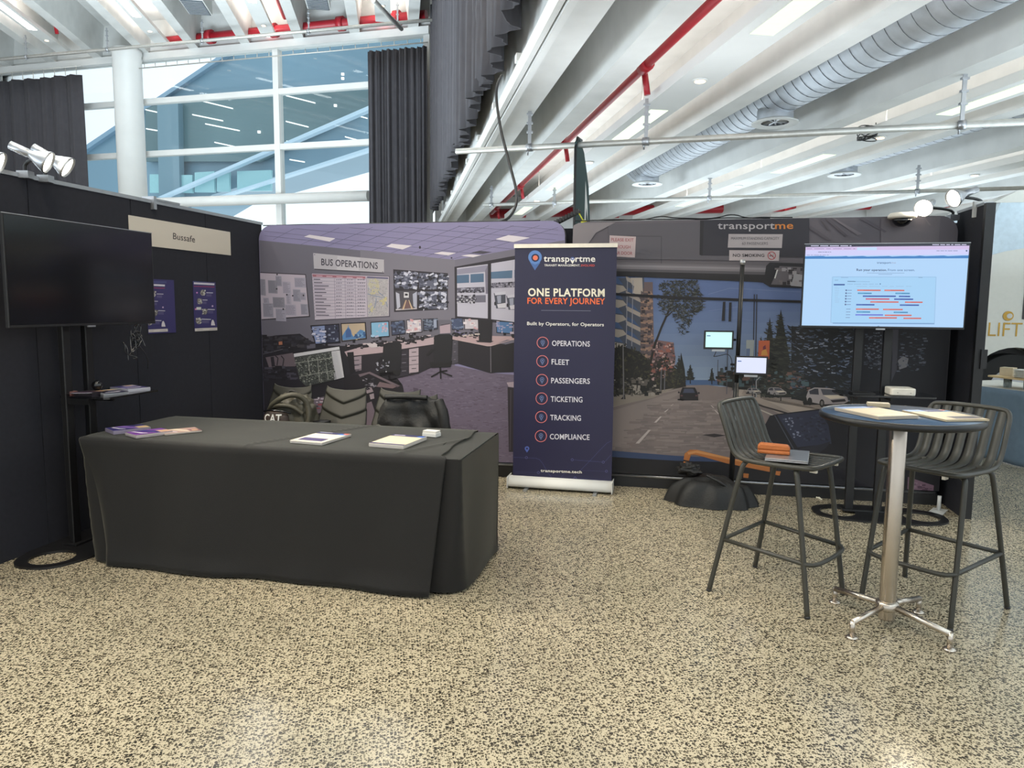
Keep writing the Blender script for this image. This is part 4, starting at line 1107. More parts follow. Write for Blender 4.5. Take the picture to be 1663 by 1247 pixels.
# bus interior above the windscreen
a.p(15, (94, 88, 96), '925,425 1580,425 1580,450 1310,452 1250,440 995,434 925,432')
a.p(16, (86, 82, 92), '988,364 1262,358 1262,424 988,420')
for i, c in enumerate(((108, 102, 110), (134, 128, 136), (118, 112, 120), (80, 76, 84))):
    y = 426 + i * 3.4
    a.p(16.2 + i * 0.1, c, [(925, y - 2), (995, y), (1262, y + 6), (1262, y + 10.5), (995, y + 4), (925, y + 2)])
a.p(15.6, (30, 27, 34), '925,438 995,439 1262,446 1310,448 1310,456 1262,456 995,448 925,446')
a.l(16.6, (66, 62, 72), 1.2, '1002,383 1074,384 1074,428'); a.l(16.6, (66, 62, 72), 1.2, '1002,383 1002,420')
a.p(16.8, (132, 124, 130), '930,372 932,366 940,362 1000,361 968,378 956,395 930,398')
a.p(17, (44, 42, 54), '1140,358 1314,354 1314,417 1262,417 1138,415'); a.p(17.4, (30, 28, 36), '1137,358 1143,358 1141,415 1136,414')
a.fr(1120, 345, 8.753)
a.text(19, (178, 172, 176), 'transport', 397, 236, 1208, 236, 100, 0.018); a.text(19, (206, 128, 54), 'me', 1212, 236, 1470, 232, 100, 0.018)
a.p(19, (172, 162, 166), '553,307 1322,310 1308,506 540,500'); a.text(21, (84, 78, 84), 'MAXIMUM STANDING CAPACITY', 590, 388, 1272, 388, 38, -0.004); a.text(21, (84, 78, 84), '63 PASSENGERS', 745, 460, 1110, 460, 38, 0.0)
a.p(19, (176, 164, 168), '562,536 1276,542 1266,690 560,684'); a.text(21, (34, 28, 36), 'NO SMOKING', 614, 630, 1060, 632, 42, 0.03)
a.ring(21, (170, 50, 60), 1164, 614, 54, 11); a.l(22, (170, 50, 60), 11, '1126,576 1202,652'); a.l(21.5, (40, 34, 40), 9, '1130,618 1190,618'); a.l(21.5, (40, 34, 40), 5, '1180,600 1200,580')
a.fr(820, 350, 3.9595)
a.p(19, (190, 168, 170), '674,128 843,136 836,270 668,262')
for (t_, y, xl, xr) in (('PLEASE EXIT', 165, 684, 828), ('THROUGH', 210, 690, 808), ('REAR DOOR', 250, 684, 820)): a.text(21, (150, 60, 72), t_, xl, y, xr, y + 3, 20, 0.006)
a.fr(0, 0, 1)
# interior mirror
a.p(18, (30, 28, 36), '1250,426 1308,428 1308,468 1250,466 1240,460 1244,432'); a.p(19, (96, 90, 98), '1266,432 1306,434 1306,464 1252,462 1262,440'); SP(20, [(50, 44, 50), (150, 144, 150), (110, 100, 104)], '1262,436 1305,436 1305,462 1256,460', 30, 3, 9, 2, 7, seed=101); a.p(22.5, (150, 148, 156), '1290,444 1305,447 1305,466 1284,464'); a.l(22, (206, 206, 206), 2, '1263,436 1258,452')
# right part: fabric with door and dark panel
a.p(15.5, (96, 88, 98), '1314,425 1580,425 1580,440 1314,452')
a.clip = (0.004, CU1 - CU0 - 0.13, 0.122, 2.248)
a.p(16, (104, 96, 104), '1430,352 1560,352 1560,400 1430,400'); a.p(16.4, (120, 114, 124), '1532,358 1548,362 1553,376 1552,392 1541,384 1536,370')
for (q, c) in (('1338,354 1346,356 1378,384 1372,384', (78, 70, 80)), ('1350,354 1356,355 1400,380 1392,382', (112, 102, 110)), ('1330,352 1334,352 1350,376 1344,374', (82, 74, 84)), ('1400,352 1440,376 1436,378 1396,356', (86, 78, 88)), ('1316,366 1350,390 1346,392 1314,372', (82, 74, 84)), ('1500,352 1512,366 1508,366', (118, 108, 114))): a.p(16.2, c, q)
a.clip = (0.004, CU1 - CU0 - 0.004, 0.122, 2.248)
a.p(13, (24, 24, 34), '1392,500 1580,500 1580,790 1392,790'); a.p(14, (34, 34, 44), '1396,530 1400,530 1396,645 1392,645'); a.p(14, (64, 62, 74), '1448,535 1459,535 1456,600 1447,620 1449,580')
SP(14.4, [(70, 74, 92), (46, 50, 64), (100, 104, 118)], '1406,540 1432,540 1430,600 1404,596', 120, 2, 5, 1.2, 2.6, seed=102); SP(14.4, [(50, 56, 74), (36, 40, 52), (90, 94, 110)], '1460,540 1505,540 1500,600 1456,605', 90, 2, 7, 1, 2.6, seed=103)
a.p(14.8, (120, 118, 124), '1458,585 1466,578 1475,582 1472,596 1460,600')
# dashboard, buttons, sill and the orange hand rail
a.p(15, (48, 66, 106), '900,726 1000,732 1100,740 1250,746 1580,752 1580,760 1100,748 1000,742 900,738')
a.p(14.8, (24, 22, 28), '900,736 1000,742 1100,748 1250,752 1600,760 1600,830 900,830')
a.p(16, (28, 26, 34), '1242,690 1250,675 1262,672 1330,664 1400,664 1460,690 1460,800 1280,800 1240,740')
a.p(16.6, (44, 48, 72), '1262,674 1330,666 1345,690 1350,720 1295,726')
SP(17, [(120, 126, 150), (70, 74, 96)], '1268,680 1285,678 1300,708 1290,712', 26, 1.5, 4, 1.5, 3, seed=104); SP(17, [(56, 60, 84), (36, 38, 56)], '1290,675 1335,670 1345,715 1305,720', 60, 2, 6, 1.5, 3, seed=105)
a.p(16.8, (40, 40, 52), '1298,728 1330,722 1350,716 1340,728 1320,742 1300,745'); a.l(17, (70, 72, 88), 1.5, '1258,674 1292,735')
a.p(16, (46, 44, 54), '1360,760 1420,792 1420,800 1340,770')
orange = (190, 108, 44)
a.p(18, orange, '1110,746 1112,736 1120,730 1132,730 1180,742 1250,756 1250,766 1180,752 1130,738 1122,738 1119,748')
a.p(18.5, (214, 140, 74), '1116,734 1132,731 1240,755 1240,757 1130,735 1118,738')
a.p(18, orange, '1110,749 1119,750 1118,757 1109,756'); a.p(17.6, (40, 34, 34), '1110,746 1119,748 1119,751 1110,750'); a.p(18, orange, '1207,768 1216,769 1215,776 1207,775'); a.p(18, orange, '1254,764 1268,765 1266,772 1256,770')
a.p(18, (130, 96, 116), '1474,774 1516,788 1515,801 1473,794'); SP(19, [(90, 60, 80), (150, 116, 136)], '1478,778 1512,790 1510,799 1478,792', 20, 3, 9, 1, 3, seed=106)
a.mb.build('printed_picture', print_m, o)

# ------------------------------------------------------------ roll-up banner
RV = 5.98
RU0, RU1 = -1.300, -0.458
o = thing('rollup_banner', 'navy roll-up banner reading ONE PLATFORM FOR EVERY JOURNEY', 'banner', bp(RU0, RV, 0), RB)
WD = RU1 - RU0
m = MB(); m.prism(chaikin([(-0.09, 0.012, 0), (0.03, 0.012, 0), (0.075, 0.03, 0), (0.06, 0.085, 0), (0.0, 0.10, 0), (-0.05, 0.095, 0), (-0.09, 0.06, 0)], 1, True), -0.03, WD + 0.01, 'x', True)
m2 = MB(); m2.v = [(p[0], p[1], p[2]) for p in m.v]; m2.f = m.f; m2.c = m.c; m2.sm = m.sm
base = m2.build('cassette', white_paint, o)
m = MB(); m.box(-0.034, -0.028, -0.095, 0.08, 0.008, 0.1); m.box(WD + 0.008, WD + 0.014, -0.095, 0.08, 0.008, 0.1); m.build('end_cap', white_paint, base)
for x in (0.12, WD - 0.14): 
    m = MB(); m.box(x, x + 0.03, -0.16, 0.16, 0.0, 0.012); m.build('foot', alu, base)
m = MB(); m.tube([(WD / 2, 0.035, 0.08), (WD / 2, 0.035, 2.03)], 0.011, 10); m.build('support_pole', alu, o)
m = MB(); m.box(-0.005, WD + 0.005, -0.012, 0.02, 2.02, 2.052); m.build('top_rail', cream, o)
m = MB(); m.col = rgb((34, 33, 62)); m.box(0, WD, 0.0, 0.002, 0.09, 2.03); sheet = m.build('banner_sheet', paper_m, o)
def loc(px, py):
    p = bk(px, py, RV); return (p[0] - RU0, p[2])
a = Art(loc, 1.0); a.off = 0.0008; a.clip = (0.004, WD - 0.004, 0.1, 2.02)
def flush(nm):
    a.mb.build(nm, paper_m, sheet); a.mb = MB()
a.fr(820, 390, 8.315)
def pin(x, y, w_, h_, c, l_, inner=True):
    pts = []
    r_ = w_ / 2
    for i in range(15):
        t = R(200 - 220 * i / 14); pts.append((x + r_ * cos(t), y - r_ * sin(t)))
    pts.append((x, y - r_ + h_))
    a.p(l_, c, pts)
pin(407, 230, 184, 268, (84, 122, 182), 1); a.p(1.5, (66, 98, 156), '340,300 407,330 480,300 405,406'); a.disc(2, (32, 30, 60), 411, 238, 54); a.disc(3, (214, 112, 84), 411, 238, 34)
wt = (222, 220, 216)
a.text(2, wt, 'transp', 524, 288, 872, 291, 84, 0.03); pin(913, 262, 62, 92, wt, 2); a.disc(3, (60, 90, 160), 913, 250, 22); a.disc(4, wt, 913, 250, 9); a.text(2, wt, 'rtme', 952, 291, 1220, 290, 84, 0.03)
a.text(2, wt, 'TRANSIT MANAGEMENT.', 532, 352, 1018, 354, 28, 0.02); a.text(2, (200, 76, 66), 'EVOLVED', 1030, 355, 1212, 355, 28, 0.02)
flush('logo_print')
a.text(2, (226, 220, 200), 'ONE PLATFORM', 312, 752, 1348, 760, 104, 0.05); a.text(2, (222, 104, 58), 'FOR EVERY JOURNEY', 304, 856, 1352, 864, 80, 0.04)
flush('headline_print')
a.l(2, (110, 110, 130), 7, '490,948 1158,954'); a.text(2, wt, 'Built by Operators, for Operators', 300, 1145, 1336, 1162, 44, 0.03)
flush('tagline_print')
a.fr(0, 0, 1)
for (t_, y, xr) in (('OPERATIONS', 557.5, 958), ('FLEET', 587.5, 924.5), ('PASSENGERS', 618, 958), ('TICKETING', 648, 946), ('TRACKING', 678, 943.5), ('COMPLIANCE', 709, 957.5)):
    xl = 896.5 - (y - 557) * 0.023; cx = 881.5 - (y - 557) * 0.02; cy = y - 1
    a.text(2, (206, 204, 214), t_, xl, y + 4.0, xr, y + 5.2, 8.6, 0.022)
    flush('service_name')
    a.ring(2, (206, 116, 116), cx, cy, 9.2, 1.1)
    a.ring(2, (110, 130, 176), cx, cy - 1.2, 3.0, 0.8, 12); a.l(2, (110, 130, 176), 0.8, [(cx - 2.6, cy), (cx, cy + 5.4), (cx + 2.6, cy)]); a.disc(2, (110, 130, 176), cx, cy - 1.2, 1.2)
    flush('service_icon')
a.fr(820, 640, 7.795)
lc = (66, 66, 112)
a.l(1, lc, 4, '108,798 400,812 440,830 480,880 540,990 600,1062'); a.l(1, lc, 4, '860,830 1240,860 1270,850 1340,770'); a.l(1, lc, 4, '960,960 1080,840 1200,710 1290,620 1340,595'); a.l(1, (52, 52, 92), 4, '130,985 440,992 560,1000'); a.l(1, (52, 52, 92), 4, '960,965 1290,978'); a.l(1, (52, 52, 92), 4, '600,1062 880,1066 1290,1090'); a.l(1, (56, 56, 98), 4, '710,1050 760,1000 800,960')
for (x, y) in ((272, 802), (852, 830), (1245, 860), (424, 992), (1285, 975), (888, 1060)): a.ring(2, (90, 92, 140), x, y, 14, 5, 14); a.disc(1.5, (34, 33, 62), x, y, 12)
pin(280, 688, 58, 80, (74, 92, 160), 2); a.disc(3, (34, 33, 62), 280, 688, 12)
flush('route_pattern')
a.text(3, (224, 220, 210), 'transportme.tech', 452, 982, 974, 1002, 34, 0.04)
flush('web_address')
# ============================================================ THINGS ON THE STAND
def plate_with_holes(L, Wd, holes, z0, z1, n=96):
    """flat oval plate with round holes: quads between outline strips"""
    m = MB()
    def outline(n_):
        pts = []
        for i in range(n_):
            t = 2 * pi * i / n_
            c, s_ = cos(t), sin(t)
            e = 2 / 2.6
            pts.append((L / 2 * math.copysign(abs(c) ** e, c), Wd / 2 * math.copysign(abs(s_) ** e, s_)))
        return pts
    cells = []
    # three sectors: left hole ring, right hole ring, middle slab
    N = 40
    for (hx, hy, hr) in holes:
        sg = 1 if hx > 0 else -1
        inner, outer = [], []
        for i in range(N + 1):
            t = 2 * pi * i / N
            dx, dy = cos(t), sin(t)
            inner.append((hx + hr * dx, hy + hr * dy))
            # walk outwards to the outline or to the slab border
            r_ = hr
            while True:
                r_ += 0.004
                x, y = hx + r_ * dx, hy + r_ * dy
                if (abs(x) / (L / 2)) ** 2.6 + (abs(y) / (Wd / 2)) ** 2.6 >= 1 or x * sg < abs(hx) - hr - 0.03: break
            outer.append((hx + r_ * dx, hy + r_ * dy))
        for zz, rev in ((z1, False), (z0, True)):
            vs = [(p[0], p[1], zz) for p in inner] + [(p[0], p[1], zz) for p in outer]
            m.add(vs, [((i, i + 1, N + 2 + i, N + 1 + i) if rev else (i, N + 1 + i, N + 2 + i, i + 1)) for i in range(N)], False)
        for ring_ in (inner, outer):
            vs = [(p[0], p[1], z0) for p in ring_] + [(p[0], p[1], z1) for p in ring_]
            m.add(vs, [(i, i + 1, N + 2 + i, N + 1 + i) for i in range(N)], False)
    hx = abs(holes[0][0]) - holes[0][2] - 0.025
    yb = Wd / 2 * (1 - (hx / (L / 2)) ** 2.6) ** (1 / 2.6)
    m.prism([(-hx, -yb), (-hx * .5, -Wd / 2 * .985), (0, -Wd / 2), (hx * .5, -Wd / 2 * .985), (hx, -yb), (hx, yb), (hx * .5, Wd / 2 * .985), (0, Wd / 2), (-hx * .5, Wd / 2 * .985), (-hx, yb)], z0 - 0.0005, z1 + 0.0005)
    return m
def tv_stand(label, loc, rz, tvw, tvh, tvz, tvx, tvy, posts, shelf, lit=False):
    """local x along the screen, -y towards the viewer"""
    o = thing('television_stand', label, 'television', loc, rz)
    plate_with_holes(0.93, 0.46, [(-0.29, -0.01, 0.125), (0.29, -0.01, 0.125)], 0.0, 0.014).build('base_plate', black_metal, o)
    for x in posts:
        m = MB(); m.box(x - 0.03, x + 0.03, 0.03, 0.07, 0.014, tvz + tvh * 0.72); m.build('post', black_metal, o, bevel=0.006)
    m = MB(); m.box(posts[0] - 0.05, posts[1] + 0.05, 0.0, 0.10, 0.014, 0.03); m.build('foot_bracket', black_metal, o, bevel=0.003)
    m = MB(); m.box(posts[0] - 0.06, posts[1] + 0.06, -0.02, 0.035, tvz + tvh * 0.3, tvz + tvh * 0.36); m.box(posts[0] - 0.06, posts[1] + 0.06, -0.02, 0.035, tvz + tvh * 0.62, tvz + tvh * 0.68)
    m.box(posts[0] - 0.04, posts[0] - 0.01, tvy + 0.04, 0.0, tvz + 0.1, tvz + tvh - 0.1); m.box(posts[1] + 0.01, posts[1] + 0.04, tvy + 0.04, 0.0, tvz + 0.1, tvz + tvh - 0.1); m.build('wall_bracket', black_metal, o)
    sx0, sx1, sy0, sy1, sz = shelf
    m = MB(); m.prism(rrect(sx0, sx1, sy0, sy1, 0.03, 4), sz - 0.012, sz); s_ = m.build('shelf', mat('dark_glass_shelf', (24, 24, 28), 0.15, coat=0.5), o)
    m = MB(); m.box(posts[0] - 0.02, posts[0], -0.12, 0.05, sz - 0.05, sz - 0.012); m.box(posts[1], posts[1] + 0.02, -0.12, 0.05, sz - 0.05, sz - 0.012); m.build('shelf_bracket', black_metal, s_)
    m = MB(); m.box(tvx - tvw / 2, tvx + tvw / 2, tvy, tvy + 0.022, tvz, tvz + tvh); m.box(tvx - tvw * .35, tvx + tvw * .35, tvy + 0.02, tvy + 0.055, tvz + 0.03, tvz + tvh * 0.7)
    t = m.build('television', black_plastic, o, bevel=0.003)
    m = MB(); m.box(tvx - tvw / 2 + 0.009, tvx + tvw / 2 - 0.009, tvy - 0.0015, tvy + 0.001, tvz + 0.016, tvz + tvh - 0.009); m.build('screen', screen_black, t)
    m = MB(); m.box(tvx - tvw / 2, tvx + tvw / 2, tvy - 0.003, tvy + 0.004, tvz + tvh - 0.004, tvz + tvh); m.build('top_edge_trim', alu, t)
    m = MB(); m.box(tvx - 0.03, tvx + 0.03, tvy - 0.004, tvy + 0.004, tvz - 0.008, tvz + 0.002); m.build('badge', alu, t)
    return o, t
# left, dark television: screen plane u = -3.5
TU = -3.50
tvL, _ = tv_stand('black television switched off on a floor stand against the left partition', bp(-3.62, 3.84), RB + R(90), 1.145, 0.618, 1.402, -0.012, -0.12, (-0.05, 0.13), (-0.07, 0.40, -0.26, 0.10, 0.965))
# right television with the running screen
TV = 5.62
tvR, t_ = tv_stand('television showing a scheduling dashboard, on a floor stand at right', bp(1.555, 5.80), RB, 1.075, 0.60, 1.405, -0.113, TV - 5.80, (-0.20, 0.0), (-0.36, 0.28, -0.22, 0.10, 0.93), True)
def loc(px, py):
    p = bk(px, py, TV); return (p[0] - 1.555, p[2])
a = Art(loc, 1.0); a.off = 5.80 - TV + 0.002; a.clip = (-0.113 - 0.5285, -0.113 + 0.5285, 1.421, 1.996)
a.fr(1300, 385, 5.939)
SB = (172, 208, 244)
a.r(0, SB, -20, 40, 1700, 900)
a.p(1, (160, 204, 240), '300,380 1310,380 1290,830 290,826')
a.p(2, (28, 30, 54), '0,50 1700,40 1700,82 0,98'); a.p(2, (206, 186, 226), '0,96 1700,82 1700,120 0,128'); a.p(2, (204, 204, 244), '0,126 1700,118 1700,170 0,180'); a.p(3, (190, 216, 244), '545,100 735,98 735,126 545,128')
a.p(3, (52, 122, 190), '0,188 180,182 220,182 240,188 400,186 440,182 460,188 600,182 640,188 800,184 850,182 880,188 1000,182 1100,184 1150,178 1200,184 1320,180 1380,178 1420,184 1560,178 1650,176 1650,204 0,210')
a.scribble(4, (206, 204, 230), 100, 76, 560, 92, 1, 8, 5); a.scribble(4, (206, 204, 230), 1270, 66, 1640, 80, 1, 8, 6)
a.scribble(4, (110, 100, 150), 60, 104, 700, 122, 1, 4, 7); a.scribble(4, (90, 100, 140), 170, 138, 350, 150, 1, 5, 8); a.scribble(4, (110, 120, 160), 60, 166, 330, 180, 1, 4, 9); a.scribble(4, (110, 120, 160), 1310, 126, 1560, 138, 1, 5, 10); a.disc(4, (60, 70, 110), 1600, 132, 8)
a.text(4, (60, 92, 140), 'transport', 736, 256, 872, 256, 20, 0.02); a.text(4, (150, 160, 190), 'me', 876, 256, 918, 256, 20)
a.text(4, (34, 52, 96), 'Run your operation.', 540, 326, 832, 328, 22, 0.035); a.text(4, (70, 104, 150), 'From one screen.', 842, 328, 1102, 328, 22, 0.01)
for t in ('640,346 1000,347', '750,359 882,360'): a.l(4, (120, 150, 190), 4, t)
a.l(4, (130, 164, 206), 3, '310,384 1306,386 1290,830 290,826 310,384'); a.p(4, (40, 80, 150), '320,452 426,452 426,466 320,466'); a.p(4, (110, 150, 196), '310,826 1290,832 1290,840 310,834')
for i, y in enumerate((482, 495, 514, 530, 545, 560, 580, 598, 616, 630)): a.l(4, (150, 180, 216), 3, [(330, y), (358 + (i * 37) % 20, y)])
a.l(4, (60, 90, 130), 6, '452,427 530,428'); a.l(4, (110, 150, 190), 3, '530,428 668,430'); a.scribble(4, (120, 150, 190), 450, 448, 830, 458, 1, 3, 11); a.disc(4, (70, 110, 150), 768, 452, 6); a.scribble(4, (140, 170, 200), 540, 470, 1210, 480, 1, 3, 12); a.scribble(4, (120, 150, 190), 330, 408, 380, 424, 2, 3, 13); a.l(4, (110, 140, 180), 4, '1136,390 1176,391'); a.l(4, (130, 160, 200), 4, '390,390 460,391')
OR_, TE, BL_, PU = (206, 96, 84), (64, 138, 184), (40, 74, 160), (100, 110, 206)
for (x0_, x1_, y, c) in ((546, 772, 513, OR_), (808, 1000, 514, OR_), (552, 685, 542, TE), (914, 1052, 543, TE), (600, 918, 570, BL_), (948, 1056, 572, BL_), (628, 856, 597, (196, 70, 96)), (902, 1085, 599, BL_), (672, 944, 626, OR_), (1006, 1176, 628, OR_), (536, 712, 652, BL_), (957, 1141, 656, BL_), (534, 754, 695, OR_), (795, 984, 698, OR_), (539, 670, 722, TE), (898, 1034, 726, TE), (529, 795, 750, PU), (812, 1070, 754, OR_), (660, 928, 779, OR_), (992, 1162, 783, OR_)):
    a.p(5, c, [(x0_, y - 7), (x1_, y - 6), (x1_, y + 7), (x0_, y + 6)]); a.l(6, tuple(min(255, q + 40) for q in c), 3, [(x0_ + 8, y), (x0_ + 60, y)])
for i, y in enumerate((513, 541, 568, 595, 622, 650, 694, 722, 748, 776)):
    if i < 6: a.disc(5, (80, 96, 140), 440 - i * 1.5, y, 8)
    a.l(5, (110, 130, 170), 5, [(452 - i * 2, y), (494 - i * 2, y)])
a.l(5, (90, 120, 160), 4, '740,858 760,858')
a.mb.build('screen_image', screen_m, t_)

# ------------------------------------------------------------ spot lamps on the partitions
def rot_to(d):
    return Vector(d).to_track_quat('Z', 'Y').to_matrix().to_4x4()
def spot(label, loc, arm_top, aim, group=None, power=45):
    """loc: world foot on the partition; arm_top: world pivot; aim: world direction"""
    o = thing('arm_spotlight', label, 'lamp', loc, 0, group)
    at = Vector(arm_top) - Vector(loc)
    m = MB(); m.box(-0.035, 0.035, -0.03, 0.03, -0.03, 0.012); m.build('clamp', alu, o)
    m = MB(); m.tube(chaikin([(0, 0, 0), (0, 0, at.z * 0.8), at], 2), 0.011, 8); m.build('arm', black_metal, o)
    M = Matrix.Translation(at) @ rot_to(aim) @ Matrix.Scale(0.72, 4)
    m = MB(); m.lathe([(0.0, -0.24), (0.034, -0.235), (0.036, -0.10), (0.03, -0.09), (0.034, -0.07), (0.06, -0.02), (0.092, 0.05), (0.095, 0.07), (0.088, 0.07), (0.085, 0.05)], 28, M=M)
    h = m.build('lamp_head', alu, o)
    m = MB(); m.lathe([(0.087, 0.052), (0.05, 0.066), (0.0, 0.07)], 28, M=M); m.build('lens', emit_spot, h)
    ld = bpy.data.lights.new('lamp_light', 'SPOT'); ld.energy = power; ld.color = (1.0, 0.88, 0.68); ld.spot_size = R(110); ld.spot_blend = 0.8; ld.shadow_soft_size = 0.08
    lo = bpy.data.objects.new('lamp_light', ld); COL.objects.link(lo); lo.parent = o
    aimv = Vector(aim).normalized()
    lo.location = at + aimv * 0.1
    lo.rotation_euler = (-aimv).to_track_quat('Z', 'Y').to_euler()
    return o
aimL = U * 0.80 + V * 0.42 - Z * 0.42
for (px_, py_, lb, af, pw_) in ((74, 262, 'silver spot lamp on the left partition, the larger one nearer the drape edge', aimL, 55), (106, 270, 'silver spot lamp on the left partition, right of its larger neighbour', U * 0.80 + V * 0.40 - Z * 0.55, 55), (-6, 264, 'spot lamp at the left edge of the view, mostly cut off', aimL, 40)):
    u_, v_, z_ = lw(px_, py_, LU + 0.15)
    spot(lb, bp(LU + 0.02, v_ - 0.02, 2.31), bp(LU + 0.15, v_, z_) - af.normalized() * 0.03, af, power=pw_)
f0 = bp(2.2, 6.10, 2.31)
x, y, z = bk(1547, 320, 6.02)
spot('bright spot lamp on top of the right partition, the higher one', f0, bp(x + 0.03, 6.0, z), U * -0.85 - V * 0.42 - Z * 0.35, power=50)
x, y, z = bk(1497, 340, 6.2)
f0 = bp(2.09, 6.33, 2.26)
spot('bright spot lamp just above the right backdrop beside the dome camera', f0, bp(x + 0.03, 6.22, z + 0.02), U * -0.5 - V * 0.75 - Z * 0.3, power=45)

# dome camera under the top edge of the right backdrop
x, y, z = bk(1467, 352, 6.10)
o = thing('dome_camera', 'white and black dome camera at the top edge of the right backdrop', 'camera', bp(x, 6.13, 0), RB)
m = MB(); m.lathe([(0.0, z + 0.035), (0.085, z + 0.03), (0.1, z + 0.012), (0.1, z - 0.005), (0.075, z - 0.012)], 32); hs = m.build('housing', cream, o)
m = MB(); m.lathe([(0.07, z - 0.01), (0.064, z - 0.035), (0.045, z - 0.058), (0.02, z - 0.07), (0.0, z - 0.072)], 28); m.build('dome', screen_black, o)
m = MB(); m.box(-0.03, 0.03, 0.0, 0.16, z + 0.02, z + 0.035); m.build('bracket', cream, o)
# clip and cables along the top of the backdrops
x, y, z = bk(918, 352, 6.3)
o = thing('spring_clamp', 'black clamp with a yellow tip between the tops of the two backdrops', 'clamp', bp(x, 6.32, 0), RB)
m = MB()
for k in range(9): m.box(-0.10 + k * 0.024, -0.08 + k * 0.024, -0.02, 0.02, z - 0.065 + k * 0.012, z - 0.03 + k * 0.012)
m.tube([(-0.12, 0, z - 0.08), (0.13, 0, z + 0.045)], 0.011, 8); m.build('jaw', black_plastic, o)
m = MB(); m.lathe([(0.0, -0.02), (0.02, -0.015), (0.03, 0.0), (0.02, 0.015), (0, 0.02)], 16, (0.16, 0, z - 0.045)); m.tube([(0.16, 0, z - 0.045), (0.115, 0, z + 0.03)], 0.006, 6); m.build('tip', yellow_mat, o)
m = MB()
rd = random.Random(4)
pts = [(0, 0, 2.262)]
for k in range(16): pts.append((0.02 + 0.115 * k, 0.03 + 0.03 * rd.random(), 2.262 + 0.012 * rd.random() + (0.03 if k in (6, 11) else 0)))
m.tube(chaikin(pts, 2), 0.005, 6)
pts = [(0.1, 0.06, 2.262)] + [(0.15 + 0.13 * k, 0.05 + 0.03 * rd.random(), 2.261 + 0.014 * rd.random()) for k in range(12)]
m.tube(chaikin(pts, 2), 0.004, 6)
tag(m.build('power_cable', black_plastic, loc=bp(-0.84, 6.2, 0), rz=RB), 'thin black cables lying along the top of the right backdrop', 'cable')
m = MB(); pts = [(0.02 + 0.19 * k, 0.04 + 0.02 * rd.random(), 2.276 + 0.006 * rd.random()) for k in range(15)]; m.tube(chaikin(pts, 2), 0.005, 6)
tag(m.build('power_cable', black_plastic, loc=bp(BU0, 6.27, 0), rz=RB), 'thin dark cable lying along the top of the left backdrop', 'cable')
# tangled cable ends below the dark television
m = MB(); rd = random.Random(12)
for k in range(7):
    c = Vector((0, rd.uniform(-0.05, 0.05), rd.uniform(-0.06, 0.05))); pts = []
    for i in range(7): pts.append(c + Vector((rd.uniform(-0.03, 0.03), rd.uniform(-0.06, 0.06), rd.uniform(-0.08, 0.08))))
    m.tube(chaikin(pts, 2), 0.004, 6)
m.tube(chaikin([(0, 0, 0.05), (0.02, 0.03, 0.12), (0.0, 0.02, 0.2)], 2), 0.004, 6)
m.tube(chaikin([(0, 0.04, -0.03), (0.02, 0.10, -0.12), (0.0, 0.12, -0.2)], 2), 0.003, 6)
u_, v_, z_ = lw(218, 553, -3.55)
tag(m.build('cable_bundle', mat('glossy_black_cable', (40, 40, 42), 0.2, coat=0.6), loc=bp(-3.55, v_, z_), rz=RB), 'tangle of shiny black cables hanging below the dark television', 'cable')

